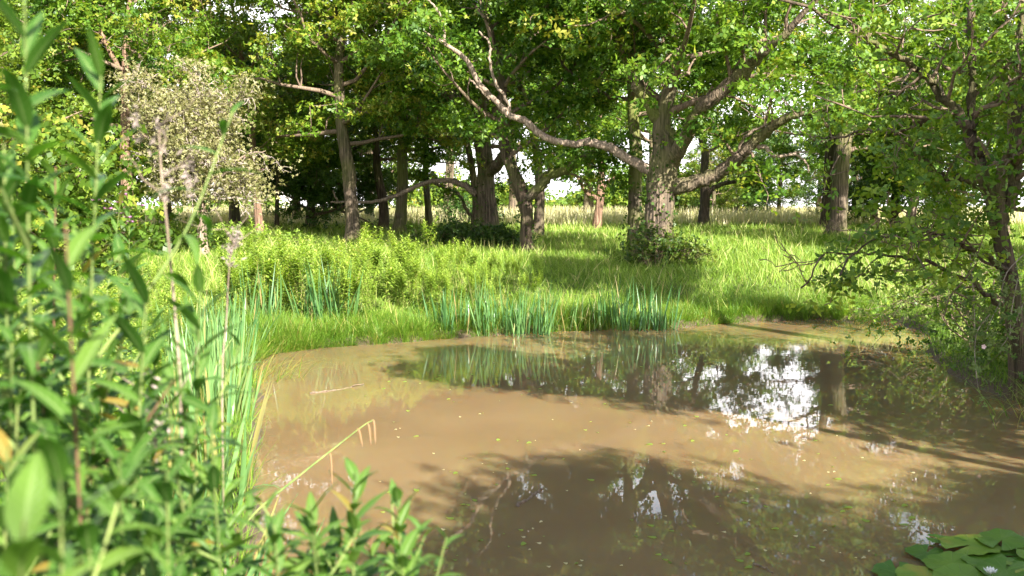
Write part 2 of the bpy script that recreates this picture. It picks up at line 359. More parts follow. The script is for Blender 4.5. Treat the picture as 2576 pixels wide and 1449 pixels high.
mf = n.new("ShaderNodeMix"); mf.data_type = 'RGBA'; l.new(far.outputs[0], mf.inputs[0]); l.new(r1.outputs["Color"], mf.inputs[6]); mf.inputs[7].default_value = (0.50, 0.47, 0.24, 1)
mud = n.new("ShaderNodeMapRange"); mud.inputs[1].default_value = 0.10; mud.inputs[2].default_value = 0.17; l.new(sx.outputs["Z"], mud.inputs[0])
mm = n.new("ShaderNodeMix"); mm.data_type = 'RGBA'; l.new(mud.outputs[0], mm.inputs[0]); mm.inputs[6].default_value = (0.075, 0.052, 0.028, 1); l.new(mf.outputs[2], mm.inputs[7])
l.new(mm.outputs[2], b.inputs["Base Color"]); b.inputs["Roughness"].default_value = 0.95
bp = n.new("ShaderNodeBump"); bp.inputs["Strength"].default_value = 0.5; bp.inputs["Distance"].default_value = 0.1; l.new(n2.outputs["Fac"], bp.inputs["Height"]); l.new(bp.outputs[0], b.inputs["Normal"])
M['ground'] = m
# water
m, n, l = new_mat("muddy_water"); b = n["Principled BSDF"]
ge = n.new("ShaderNodeNewGeometry")
mp = n.new("ShaderNodeMapping"); mp.inputs["Scale"].default_value = (1.0, 1.0, 1.0); l.new(ge.outputs["Position"], mp.inputs["Vector"])
n1 = n.new("ShaderNodeTexNoise"); n1.inputs["Scale"].default_value = 0.45; n1.inputs["Detail"].default_value = 4; l.new(mp.outputs[0], n1.inputs["Vector"])
r1 = ramp(n, [(0.3, (0.156, 0.103, 0.049)), (0.7, (0.204, 0.138, 0.068))]); l.new(n1.outputs["Fac"], r1.inputs["Fac"])
l.new(r1.outputs["Color"], b.inputs["Base Color"])
b.subsurface_method = 'BURLEY'
b.inputs["Subsurface Weight"].default_value = 1.0; b.inputs["Subsurface Scale"].default_value = 0.12
b.inputs["Subsurface Radius"].default_value = (1.0, 0.38, 0.10)
b.inputs["Roughness"].default_value = 0.005; b.inputs["IOR"].default_value = 1.333
n2 = n.new("ShaderNodeTexNoise"); n2.inputs["Scale"].default_value = 3.0; n2.inputs["Detail"].default_value = 3; l.new(mp.outputs[0], n2.inputs["Vector"])
bp = n.new("ShaderNodeBump"); bp.inputs["Strength"].default_value = 0.012; bp.inputs["Distance"].default_value = 0.05; l.new(n2.outputs["Fac"], bp.inputs["Height"]); l.new(bp.outputs[0], b.inputs["Normal"])
M['water'] = m

# ------------------------------------------------------------------ ground and water
def sinh_axis(c, near, farr, n, k=5.0):
    t = np.linspace(-1, 1, n); return c + near * t * 1.0 + np.sign(t) * (farr - near) * (np.sinh(k * np.abs(t)) / math.sinh(k))
gx = np.unique(np.concatenate([np.arange(-9, 10, 0.16), np.geomspace(10, 900, 70), -np.geomspace(9.2, 900, 70)]))
gy = np.unique(np.concatenate([np.arange(-1, 24, 0.16), np.geomspace(24.2, 1200, 110), -np.geomspace(1.2, 300, 40)]))
X, Yg = np.meshgrid(gx, gy); Z = ground(X.ravel(), Yg.ravel())
nx, ny = len(gx), len(gy)
i = (np.arange(ny - 1)[:, None] * nx + np.arange(nx - 1)[None]).ravel()
kind(mesh_obj("ground", np.stack([X.ravel(), Yg.ravel(), Z], 1), np.stack([i, i + 1, i + nx + 1, i + nx], 1), M['ground'], smooth=True), "structure")
wx, wy = np.linspace(-6, 10, 33), np.linspace(2.2, 22, 41)
X, Yg = np.meshgrid(wx, wy); i = (np.arange(40)[:, None] * 33 + np.arange(32)[None]).ravel()
kind(mesh_obj("pond_water", np.stack([X.ravel(), Yg.ravel(), 0 * X.ravel()], 1), np.stack([i, i + 1, i + 34, i + 33], 1), M['water'], smooth=True), "structure")

# ------------------------------------------------------------------ trees
def wander(p, d, L, n, rng, jit, lift=0.0):
    P = [np.array(p)]; d = np.array(d, float)
    for k in range(n):
        d = unit(d + rng.normal(size=3) * jit + np.array([0, 0, lift])); P.append(P[-1] + d * L / n)
    return np.array(P)

KEEP = []     # windows of the picture that stay open: (u0, v0, u1, v1, chance of dropping a cluster, only nearer than Y)
def prune(C, rng):
    if not len(C): return C
    u, v = px(C); keep = np.ones(len(C), bool)
    for (a, b_, c, d, pr, yy) in KEEP:
        hit = (u > a) & (u < c) & (v > b_) & (v < d) & (C[:, 1] < yy)
        keep &= ~(hit & (rng.random(len(C)) < pr))
    return C[keep]

def leaf_crown(C, rad, per, rng, L, W, flat=0.6, up=0.7, tone=(0.5, 0.22), spread=0.12):
    """clusters -> leaves; each cluster has its own tone"""
    n = len(C); g = 4; k = np.maximum(1, rng.poisson(per / g, n))                     # rosettes of four leaves at the twig ends
    gi = np.repeat(np.arange(n), k); r = (rad * rng.uniform(0.6, 1.3, n))[gi]
    off = rng.normal(size=(len(gi), 3)) * r[:, None] * 0.5; off[:, 2] *= flat
    N = unit(rng.normal(size=(len(gi), 3)) * .8 + np.array([0, 0, up]) + .5 * unit(off)); A = unit(np.cross(N, rng.normal(size=(len(gi), 3)))); B = np.cross(N, A)
    idx = np.repeat(gi, g); th = (np.tile(np.arange(g) * 2 * math.pi / g, len(gi)) + rng.normal(0, .4, len(idx)))[:, None]
    D = np.cos(th) * np.repeat(A, g, 0) + np.sin(th) * np.repeat(B, g, 0)
    V, F, T = kites(np.repeat(C[gi] + off, g, 0) + D * L * .5, rng, L, W, up, (0.0, 0.0001), np.repeat(N, g, 0) + rng.normal(size=(len(idx), 3)) * .22, D)
    ct = rng.normal(tone[0], tone[1], n)
    return V, F, np.clip(ct[idx] + rng.normal(0, spread, len(idx)), 0, 1)

def grow(tr, rng, tubes_twig, C, line, R, Lsec, nsec, t0=0.25, jit=0.25, tert=3, lift=0.05, crad=0.0):
    """side branches and cluster centres along a limb"""
    n = len(line); T = unit(np.gradient(line, axis=0))
    for q in range(nsec):
        t = t0 + (1 - t0) * (q + rng.random()) / nsec
        k = min(n - 1, int(t * (n - 1)))
        side = unit(np.cross(T[k], rng.normal(size=3)))
        d = unit(T[k] * rng.uniform(0.3, 0.9) + side + np.array([0, 0, 0.15]))
        L = Lsec * rng.uniform(0.55, 1.15) * (1.1 - 0.45 * t)
        r0 = min(R[k] * 0.55, 0.02 + 0.018 * L)
        b = wander(line[k], d, L, 5, rng, jit, lift); br = np.linspace(r0, 0.006, 6)
        tubes_twig.add(b, br, 5)
        for s in range(tert):
            j = rng.integers(2, 6)
            d2 = unit(unit(b[min(5, j)] - b[j - 1]) * 0.6 + unit(rng.normal(size=3)))
            L2 = L * rng.uniform(0.25, 0.5)
            c = wander(b[j], d2, L2, 3, rng, 0.3, 0.0)
            tubes_twig.add(c, np.linspace(min(0.014, r0 * .7), 0.0055, 4), 4)
            C.append(c[-1]); C.append(c[2])
        C.append(b[-1]); C.append(b[3])

def trace(pts, Y, n):
    """picture polyline (u, v, width px, extra depth) at depth Y -> centre line and radii"""
    P = []; R = []
    for p in pts:
        u, v, w = p[:3]; yy = Y + (p[3] if len(p) > 3 else 0)
        P.append(at(u, v, yy)); R.append(0.5 * w / FPX * yy)
    return smooth_line(np.array(P), n), np.maximum(smooth_line(np.array(R)[:, None], n)[:, 0], 0.006)

def build_tree(name, label, Y, trunk, top, limbs=(), dead=(), nauto=10, zlo=3.5, spread=4.5, per=55, rad=0.6, leaf=(0.14, 0.082), bark='bark', mat='oak_leaf',
               seed=1, tone=(0.5, 0.2), nsec=6, tert=3, twig='twig', group=None, rise=0.45, flat=0.48, cat="tree", sec=None, azr=None, ivy=0):
    rng = np.random.default_rng(seed)
    P, R = trace(trunk, Y, max(10, 4 * len(trunk)))
    base = P[0].copy(); base[2] = gz(base[0], base[1])
    root = empty(name, base, label, cat, group)
    # carry the trunk down into the ground, with a flare
    P = np.vstack([[P[0] * [1, 1, 0] + [0, 0, base[2] - 0.25]], P]) if P[0][2] > base[2] - 0.2 else P
    R = np.concatenate([[R[0] * 1.12], R])[:len(P)]
    hz = P[:, 2] - base[2]; R = R * (1 + 0.35 * np.exp(-np.maximum(hz, 0) / 0.28))
    if top > P[-1][2] + 0.5:
        ext = wander(P[-1], unit(unit(P[-1] - P[-4]) + np.array([0, 0, 1.2])), top - P[-1][2], 7, rng, 0.12, 0.1)[1:]
        R = np.concatenate([R, np.linspace(R[-1] * 0.92, 0.03, 7)]); P = np.vstack([P, ext])
    t = Tubes(); t.add(P, R, 14, 0.10, rng); t.build("trunk", M[bark], root, base)
    tw = Tubes(); C = []
    for lm in limbs:
        pts, o = lm[0], (lm[1] if len(lm) > 1 else {})
        lp, lr = trace(pts, Y, 5 * len(pts)); lp = lp + rng.normal(size=lp.shape) * 0.02
        tb = Tubes(); tb.add(lp, lr, 9, 0.12, rng)
        if o.get('ext'):
            e = wander(lp[-1], unit(lp[-1] - lp[-4]), o['ext'], 6, rng, 0.25, 0.05); er = np.linspace(lr[-1], 0.01, 7)
            tb.add(e, er, 7); lp2 = np.vstack([lp, e[1:]]); lr2 = np.concatenate([lr, er[1:]])
        else: lp2, lr2 = lp, lr
        lo = tb.build("limb", M[o.get('bark', bark)], root, base)
        if o.get('label'): lo["label"] = o['label']
        if o.get('leafy', 1): grow(None, rng, tw, C, lp2, lr2, o.get('sec', 1.8), o.get('nsec', nsec + 2), o.get('t0', 0.3), tert=tert)
    for (pts, lab) in dead:
        lines = pts if isinstance(pts[0], list) else [pts]
        tb = Tubes()
        for q in lines:
            lp, lr = trace(q, Y, 6 * len(q)); lp[1:] += rng.normal(size=lp[1:].shape) * 0.012; tb.add(lp, lr, 8, 0.12, rng)
        lo = tb.build("dead_branch", M['dead_wood'], root, base); lo["label"] = lab
    zt = P[-1][2]
    for q in range(nauto):
        f = (q + rng.random() * 0.8) / nauto; z = zlo + (zt - zlo) * f * 0.93
        k = int(np.argmin(np.abs(P[:, 2] - z)))
        az = q * 2.4 + rng.uniform(-.4, .4) if azr is None else rng.uniform(*azr)
        L = spread * (0.55 + 0.55 * math.sin(math.pi * min(1, 0.25 + 0.7 * f))) * rng.uniform(0.75, 1.15) * (1 - 0.35 * f)
        d = np.array([math.cos(az), math.sin(az), rise * (0.4 + 1.3 * f) + rng.uniform(-.15, .2)])
        lp = wander(P[k], d, L, 7, rng, 0.2, 0.03); lr = np.linspace(min(R[k] * 0.5, 0.03 + 0.013 * L), 0.010, 8)
        tw.add(lp, lr, 7); C.append(lp[-1])
        grow(None, rng, tw, C, lp, lr, (sec or spread * 0.38), nsec, 0.25, tert=tert)
    if tw.V: tw.build("branches", M[twig], root, base)
    C = prune(np.array(C), rng)
    if len(C):
        V, F, T = leaf_crown(C, rad, per, rng, leaf[0], leaf[1], flat, tone=tone)
        mesh_obj("crown", V, F, M[mat], root, T, loc=base)
    if ivy:
        k = ivy; h = rng.uniform(0.1, 3.2, k); j = np.array([int(np.argmin(np.abs(P[:, 2] - base[2] - x))) for x in h]); a = rng.uniform(0, 6.28, k)
        rr = R[j] + rng.uniform(0.02, 0.16, k)
        Q = P[j] + np.stack([np.cos(a) * rr, np.sin(a) * rr, rng.normal(0, 0.12, k)], 1)
        V, F, T = kites(Q, rng, 0.09, 0.075, 0.3, (0.45, 0.2)); mesh_obj("ivy", V, F, M['bramble_leaf'], root, T, loc=base)
    return root

# pieces of picture kept free of nearer foliage (trunks and the bright gaps between them)
KEEP += [(1600, 450, 1720, 640, .95, 25.2), (1660, 400, 1740, 560, .8, 26), (850, 435, 930, 640, .9, 34), (980, 420, 1050, 620, .8, 36), (2070, 330, 2150, 620, .85, 37.5), (2270, 430, 2325, 600, .8, 41), (2150, 560, 2420, 680, .45, 30),
         (1370, 470, 1640, 600, .93, 200), (1080, 475, 1190, 600, .75, 200), (1700, 500, 2050, 600, .97, 62), (1720, 420, 1850, 500, .55, 200), (1080, 370, 1180, 450, .5, 200),
         (1180, 490, 1290, 620, .9, 37), (1290, 520, 1360, 660, .9, 29), (1480, 430, 1530, 600, .9, 100), (560, 500, 690, 620, .8, 90), (340, 20, 470, 130, .55, 200),
         (490, 190, 560, 260, .6, 200), (1880, 170, 2060, 300, .45, 200), (2180, 170, 2320, 260, .6, 200), (1960, 250, 2120, 330, .5, 200), (295, 400, 345, 560, .8, 40),
         (1560, 330, 1640, 640, .6, 28), (0, 585, 2060, 900, .97, 200), (1230, 230, 1640, 430, .45, 25), (400, 500, 660, 620, .5, 200)]

G_TREE = "oaks standing along the far bank"
# main oak
build_tree("oak_tree", "big oak with the thickest trunk and long limbs reaching both ways", 25.5,
    [(1650, 668, 84), (1652, 620, 76), (1655, 560, 73), (1660, 500, 73), (1664, 450, 76), (1668, 415, 70), (1672, 380, 62), (1664, 330, 46), (1672, 270, 38), (1690, 200, 32), (1700, 100, 26)], 12.5,
    limbs=[([(1668, 420, 46), (1700, 375, 40), (1672, 325, 34), (1640, 275, 31), (1603, 215, 30), (1578, 150, 30), (1556, 105, 22), (1525, 70, 18), (1512, 20, 15)], dict(ext=2.0, sec=2.0, t0=.45, bark='bark_moss')),
           ([(1600, 215, 20), (1576, 150, 22), (1560, 90, 18), (1545, 20, 16)], dict(ext=2.5, sec=2.0, t0=.6)),
           ([(1690, 410, 44), (1735, 330, 36, -1), (1760, 275, 34, -1.5), (1830, 215, 34, -2), (1885, 165, 30, -2.5), (1925, 130, 24, -3), (1990, 70, 18, -3.5)], dict(ext=2.5, sec=2.2, t0=.25)),
           ([(1680, 472, 44), (1740, 462, 38, -.3), (1800, 437, 34, -.6), (1855, 400, 32, -1), (1880, 372, 30, -1.2), (1925, 335, 26, -1.5), (1965, 302, 22, -2), (2040, 280, 18, -2.4), (2110, 262, 14, -2.8)], dict(ext=2, sec=1.7, t0=.3, nsec=7))],
    dead=[([[(1655, 440, 30), (1600, 412, 25), (1560, 388, 23), (1520, 366, 22), (1480, 360, 20), (1440, 362, 18), (1400, 357, 18), (1360, 338, 18), (1318, 304, 18), (1280, 290, 16), (1250, 258, 14), (1205, 208, 13), (1172, 150, 12), (1120, 112, 10), (1085, 92, 9), (1030, 62, 6)],
            [(1276, 292, 12), (1280, 262, 9), (1245, 205, 8), (1232, 160, 7), (1232, 110, 6), (1205, 82, 4)], [(1120, 112, 8), (1112, 50, 7), (1095, 20, 5), (1070, -10, 4)],
            [(1232, 250, 8), (1200, 215, 6), (1180, 200, 4)]], "long bare pale limb reaching left across the trees"),
          ([[(1890, 368, 14, -1.2), (1925, 372, 11, -1.4), (1950, 393, 9, -1.5), (2000, 390, 7, -1.6), (2030, 412, 5, -1.6), (2033, 440, 4, -1.6)], [(1985, 388, 6, -1.5), (2020, 382, 4, -1.5), (2060, 386, 3, -1.5)],
            [(1850, 398, 10, -1), (1880, 340, 8, -1.3), (1950, 305, 5, -1.6)]], "bare pale twig forking at the right limb")],
    nauto=22, zlo=4.4, spread=6.0, seed=11, per=60, rad=0.62, nsec=6, ivy=500)
build_tree("oak_tree", "ivy streaked oak trunk close behind the biggest oak, on its left", 27.5,
    [(1596, 640, 36), (1597, 560, 36), (1597, 480, 34), (1600, 400, 34), (1596, 340, 30), (1590, 250, 24)], 12, nauto=13, zlo=4.6, spread=4.2, seed=12, bark='bark_moss', per=56, ivy=250, group=G_TREE)
build_tree("oak_tree", "stout oak with a snapped limb on top and a bare branch reaching left", 36,
    [(1232, 606, 54), (1233, 560, 46), (1228, 520, 47), (1222, 480, 47), (1222, 420, 42), (1212, 350, 42), (1202, 300, 36), (1225, 230, 28)], 13.5,
    limbs=[([(1205, 330, 34), (1175, 280, 32), (1140, 248, 30), (1112, 215, 28), (1085, 180, 26), (1062, 145, 20)], dict(leafy=0, bark='dead_wood', label="snapped grey limb stub pointing up left")),
           ([(1225, 440, 30), (1262, 400, 30, -1), (1275, 360, 26, -1.5), (1250, 280, 22, -2), (1270, 200, 18, -2)], dict(ext=2))],
    dead=[([[(1200, 488, 18), (1170, 468, 15), (1140, 457, 13), (1100, 455, 12), (1062, 464, 11), (1020, 482, 10), (975, 500, 9), (930, 509, 8), (880, 508, 6), (830, 509, 4)], [(850, 507, 6), (842, 492, 4), (838, 480, 3)]], "thin bare branch sagging to the left")],
    nauto=20, zlo=4.2, spread=5.5, seed=13, per=60, group=G_TREE, ivy=200)
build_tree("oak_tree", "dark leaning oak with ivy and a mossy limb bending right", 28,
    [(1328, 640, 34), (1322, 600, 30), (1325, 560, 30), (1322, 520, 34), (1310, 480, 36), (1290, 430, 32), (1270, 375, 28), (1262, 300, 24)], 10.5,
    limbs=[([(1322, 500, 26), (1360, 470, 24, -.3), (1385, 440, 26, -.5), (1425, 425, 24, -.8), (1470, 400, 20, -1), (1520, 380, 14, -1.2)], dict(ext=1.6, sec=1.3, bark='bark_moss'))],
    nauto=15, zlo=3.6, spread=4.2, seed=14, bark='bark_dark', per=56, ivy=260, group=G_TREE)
build_tree("oak_tree", "oak trunk half hidden by the leaning ivy oak", 37, [(1352, 602, 30), (1356, 540, 26), (1358, 480, 24), (1352, 400, 20)], 11, nauto=8, zlo=5, spread=4, seed=15, per=44, group=G_TREE)
build_tree("oak_tree", "short red barked tree alone against the bright gap", 43, [(1500, 580, 22), (1505, 540, 20), (1511, 490, 20), (1512, 440, 18), (1510, 360, 14)], 10,
    limbs=[([(1506, 500, 12), (1480, 488, 10), (1462, 462, 9), (1448, 440, 7)], dict(ext=1.2, sec=1.1, nsec=6)), ([(1512, 480, 13), (1532, 455, 11), (1560, 445, 9), (1600, 440, 7)], dict(ext=1.2, sec=1.1, nsec=6))],
    nauto=8, zlo=4.5, spread=3.6, seed=16, bark='bark_red', per=50, group=G_TREE)
build_tree("oak_tree", "sunlit straight trunk crossed by the thin bare branch", 34, [(890, 613, 44), (889, 570, 36), (885, 520, 33), (880, 470, 33), (878, 430, 34), (866, 360, 30), (855, 280, 26), (852, 160, 24)], 12.5, nauto=20, zlo=4.3, spread=5, seed=17, per=60, rise=.3, group=G_TREE, tone=(.62, .2))
build_tree("oak_tree", "tall slim oak with a mossy yellow foot, shade stripes on its bark", 38.5, [(1003, 590, 36), (1008, 550, 30), (1011, 500, 28), (1013, 440, 27), (1012, 360, 24), (1015, 300, 22), (1022, 230, 18)], 12, nauto=15, zlo=4.4, spread=4.4, seed=18, per=56, group=G_TREE, bark='bark_moss')
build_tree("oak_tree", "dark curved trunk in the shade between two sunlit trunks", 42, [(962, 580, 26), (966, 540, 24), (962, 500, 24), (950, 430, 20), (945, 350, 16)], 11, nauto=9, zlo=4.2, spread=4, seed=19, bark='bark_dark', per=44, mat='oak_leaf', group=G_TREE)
build_tree("oak_tree", "thin pale trunk left of the open bright field gap", 44, [(1080, 572, 20), (1077, 520, 17), (1072, 460, 16), (1070, 390, 14)], 10.5, nauto=9, zlo=5, spread=3.6, seed=20, per=42, group=G_TREE, bark='bark_moss')
build_tree("young_tree", "young slender dark tree in front of pale far bushes", 52, [(1126, 566, 12), (1128, 530, 10), (1130, 490, 9), (1132, 450, 8)], 6.2, nauto=8, zlo=3.2, spread=1.8, seed=21, bark='bark_dark', per=22, rad=.5, nsec=4, tert=2)
build_tree("oak_tree", "thin dappled trunk hugging the left side of the stout oak", 40, [(1196, 586, 24), (1196, 550, 20), (1198, 510, 19), (1190, 440, 17), (1180, 380, 15)], 10,
    limbs=[([(1196, 560, 10), (1175, 530, 9), (1150, 485, 7), (1110, 470, 6), (1080, 455, 5)], dict(ext=.8, sec=.8, nsec=4))], nauto=8, zlo=5, spread=3.4, seed=22, per=42, group=G_TREE)
build_tree("oak_tree", "dark oak trunk in the long grass right of the biggest oak", 47, [(1770, 566, 30), (1772, 530, 25), (1774, 490, 24), (1772, 430, 20)], 10, nauto=8, zlo=4.6, spread=4.4, seed=23, bark='bark_dark', per=48, group=G_TREE,
    limbs=[([(1772, 500, 14), (1800, 470, 12), (1860, 452, 10), (1920, 440, 8)], dict(ext=2, sec=1.4))])
build_tree("oak_tree", "tall straight oak with a clean sunlit trunk and a dark trunk behind it", 37.5,
    [(2101, 602, 50), (2108, 560, 43), (2112, 500, 42), (2116, 430, 40), (2124, 350, 40), (2134, 290, 36), (2140, 200, 28), (2150, 90, 24)], 13,
    limbs=[([(2128, 290, 24), (2175, 240, 20), (2215, 190, 16), (2240, 150, 12)], dict(ext=2)), ([(2138, 180, 20), (2090, 180, 18, -1), (2050, 158, 14, -1.5), (2000, 145, 10, -2)], dict(ext=1.5))],
    dead=[([[(2130, 312, 8), (2170, 318, 6), (2210, 302, 4)]], "short bare stub on the right of the trunk")],
    nauto=17, zlo=4.4, spread=5.2, seed=24, per=60, group=G_TREE, tone=(.55, .2))
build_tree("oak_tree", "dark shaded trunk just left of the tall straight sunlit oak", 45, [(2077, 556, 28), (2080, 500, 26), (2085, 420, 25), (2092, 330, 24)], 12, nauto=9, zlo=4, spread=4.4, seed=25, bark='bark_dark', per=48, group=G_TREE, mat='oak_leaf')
build_tree("birch_tree", "leaning pale trunk dappled by shade before dark shrubs", 42, [(2283, 580, 27), (2290, 545, 23), (2300, 500, 20), (2304, 450, 18), (2306, 380, 14)], 10.5, nauto=9, zlo=3.8, spread=3.4, seed=26, per=46, bark='dead_wood')
build_tree("oak_tree", "reddish sunlit trunk behind the pale half dead thorn", 33, [(330, 590, 36), (327, 540, 33), (320, 480, 30), (316, 430, 28), (314, 370, 24), (316, 250, 22), (318, 120, 20)], 12.5, nauto=14, zlo=4.2, spread=5, seed=27, per=50, bark='bark_red', group=G_TREE, tone=(.6, .2),
    limbs=[([(316, 150, 14), (350, 110, 12), (390, 55, 10), (430, 0, 9)], dict(ext=2, nsec=6)), ([(316, 200, 14), (270, 120, 12), (245, 60, 10)], dict(ext=2, nsec=6))])
build_tree("maple_tree", "thin orange lit trunk under a yellow green crown", 38, [(654, 590, 24), (650, 540, 20), (645, 480, 19), (640, 420, 19), (636, 360, 16), (630, 260, 14)], 12, nauto=14, zlo=4.4, spread=4.0, seed=28, mat='lime_leaf', bark='bark_red', per=52, tone=(.6, .2))
build_tree("young_tree", "thin dark pole of a tree left of the dark evergreen", 42, [(697, 582, 12), (697, 540, 11), (698, 500, 11), (700, 440, 10)], 9, nauto=10, zlo=2.9, spread=3.2, seed=29, mat='dark_leaf', bark='bark_dark', per=46)
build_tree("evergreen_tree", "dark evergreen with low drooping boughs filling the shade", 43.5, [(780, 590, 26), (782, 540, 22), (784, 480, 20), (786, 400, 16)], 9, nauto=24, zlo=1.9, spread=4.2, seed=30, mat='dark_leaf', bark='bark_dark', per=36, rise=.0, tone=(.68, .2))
# pale half-dead thorn
build_tree("thorn_tree", "pale half dead thorn tree, all grey twigs with few yellow leaves", 27,
    [(512, 640, 30), (508, 590, 24), (512, 540, 20), (505, 480, 18), (490, 420, 15), (480, 360, 12)], 5.0,
    limbs=[([(505, 480, 14), (450, 420, 11), (400, 380, 9), (370, 300, 7)], dict(ext=.5, sec=.9, nsec=12)), ([(495, 430, 13), (540, 360, 11), (560, 300, 8), (590, 250, 6)], dict(ext=.4, sec=.9, nsec=12)),
           ([(485, 390, 12), (440, 310, 9), (400, 240, 7), (350, 210, 5)], dict(ext=.3, sec=.9, nsec=12)), ([(482, 370, 12), (500, 280, 9), (490, 210, 7)], dict(ext=.3, sec=.9, nsec=12)), ([(500, 470, 12), (560, 440, 9), (600, 400, 6)], dict(ext=.8, sec=1, nsec=9))],
    nauto=20, zlo=2.4, spread=1.7, seed=31, mat='pale_leaf', bark='dead_wood', twig='pale_twig', per=14, rad=.5, leaf=(.060, .038), nsec=12, tert=7, sec=.8, ivy=700)

# hawthorn at the right edge of the pond
build_tree("hawthorn_tree", "forked hawthorn leaning over the water by the dog rose", 11.5,
    [(2572, 1010, 52), (2562, 900, 46), (2548, 780, 43), (2538, 690, 42), (2522, 620, 41), (2508, 560, 40)], 3.0,
    limbs=[([(2512, 570, 40), (2488, 490, 36), (2462, 410, 32), (2440, 345, 28), (2410, 285, 24), (2375, 245, 20), (2330, 195, 18), (2285, 160, 16), (2215, 115, 14), (2150, 85, 11)], dict(ext=1.8, sec=1.2, nsec=13, t0=.35)),
           ([(2440, 350, 26), (2442, 280, 24), (2446, 180, 22), (2442, 80, 20), (2440, -60, 16)], dict(ext=1.5, sec=1.3, nsec=11, t0=.1)),
           ([(2515, 570, 36), (2540, 500, 32), (2556, 420, 28), (2560, 340, 26), (2545, 240, 22), (2562, 150, 18), (2570, 0, 14)], dict(ext=1.5, sec=1.2, nsec=10, t0=.2)),
           ([(2480, 480, 14), (2430, 455, 11, -.2), (2370, 440, 9, -.4), (2320, 400, 7, -.6), (2290, 380, 5, -.8)], dict(ext=.7, sec=.7, nsec=7)),
           ([(2545, 690, 20), (2490, 650, 14, -.3), (2430, 620, 11, -.6), (2360, 590, 9, -.8), (2280, 585, 7, -1), (2200, 600, 5, -1.2)], dict(ext=.8, sec=.8, nsec=11, t0=.1)),
           ([(2550, 800, 18), (2480, 740, 12, -.3), (2400, 690, 10, -.5), (2300, 650, 8, -.7), (2200, 640, 6, -1), (2080, 640, 4, -1.2)], dict(ext=.5, sec=.8, nsec=11, t0=.1)),
           ([(2410, 285, 16), (2330, 300, 12, .6), (2260, 330, 9, 1.0), (2180, 330, 7, 1.4), (2100, 350, 5, 1.8)], dict(ext=.8, sec=.9, nsec=8))],
    nauto=5, zlo=2.6, spread=2.6, seed=33, mat='hawthorn_leaf', bark='bark_dark', per=20, rad=.40, leaf=(.078, .050), nsec=6, tert=3, sec=1.1, azr=(-0.9, 1.6))

# ------------------------------------------------------------------ background wood: copies of three kinds
def copy_tree(o, loc, rz, s, label, group):
    r = o.copy(); COL.objects.link(r); r.location = loc; r.rotation_euler = (0, 0, rz); r.scale = (s, s, s); r["label"] = label; r["group"] = group
    for ch in o.children:
        c = ch.copy(); COL.objects.link(c); c.parent = r
    return r
KEEP_SAVE, KEEP = KEEP, []
def proto(name, label, seed, **k):
    a = dict(nauto=16, zlo=2.6, spread=4.4, per=52, nsec=6, rad=.65); a.update(k)
    Y = 60; b_ = on_ground(1288, 556)
    return build_tree(name, label, b_[1], [(1288, 556, 22), (1290, 500, 19), (1286, 440, 17), (1290, 380, 14)], 10.5, seed=seed, **a)
pr = [proto("woodland_tree", "", 41, mat='oak_leaf', tone=(.5, .2)), proto("woodland_tree", "", 42, mat='lime_leaf', tone=(.5, .2)), proto("woodland_tree", "", 43, mat='dark_leaf', bark='bark_dark', tone=(.6, .2), zlo=1.6, nauto=20),
      proto("woodland_tree", "", 44, mat='oak_leaf', tone=(.55, .2), zlo=5.0, nauto=15)]
KEEP = KEEP_SAVE
spots = [  # kind, u, Y, scale, words
    (1, -110, 25, .85, "yellow green leafy tree at the far left behind the tall weeds"), (0, 150, 37, 1.1, "dark green oak above the weeds, left of the red barked trunk"), (1, 235, 40, 1.0, "pale leafy tree between the left oaks"),
    (0, -60, 34, 1.1, "large oak at the left edge of the picture"), (0, 420, 46, 1.05, "airy oak with sky showing through, behind the pale thorn"), (1, 1795, 60, .56, "light leafy tree in the gap right of the biggest oak"), (1, 590, 48, 1.0, "yellowing tree rising behind the thorn's right side"),
    (0, 745, 52, .95, "leafy oak behind the evergreen"), (0, 860, 56, 1.1, "oak in the second row behind the crossed trunk"), (1, 930, 54, .9, "yellow green tree in the second row left of centre"),
    (0, 2200, 50, .75, "oak behind the leaning pale trunk"), (2, 2250, 46, .8, "dark shrubby tree behind the leaning pale trunk"), (2, 2400, 44, .85, "dark bushy tree seen through the hawthorn"),
    (0, 2520, 38, 1.05, "oak at the right edge beyond the hawthorn"), (2, 2150, 56, .8, "dark low tree closing the meadow on the right"), (0, 2060, 66, .72, "oak with low boughs over the pale far grass"),
    (2, 1850, 62, .62, "dark low boughed tree between the biggest oak's limb and the pale grass"), (2, 1960, 72, .66, "dark tree with boughs down to the pale far grass"), (0, 2620, 28, .95, "oak just off the right edge, its boughs in view"), (3, 1290, 66, 1.35, "far oak crown between the stout oak and the leaning oak"), (3, 1480, 70, 1.4, "far oak behind the short red barked tree"), (3, 1640, 64, 1.35, "yellow green far crown behind the biggest oak"),
     (3, 1130, 62, 1.3, "far crown above the young slender tree"), 
    (0, 1880, 80, .72, "far oak over the pale grass right of the biggest oak")]
for (k, u, Y, s, words) in spots:
    p = at(u, 540, Y); z = gz(p[0], p[1])
    copy_tree(pr[k], (p[0], p[1], z), (u * 0.37) % 6.28, s, words, "woodland trees in the rows behind")
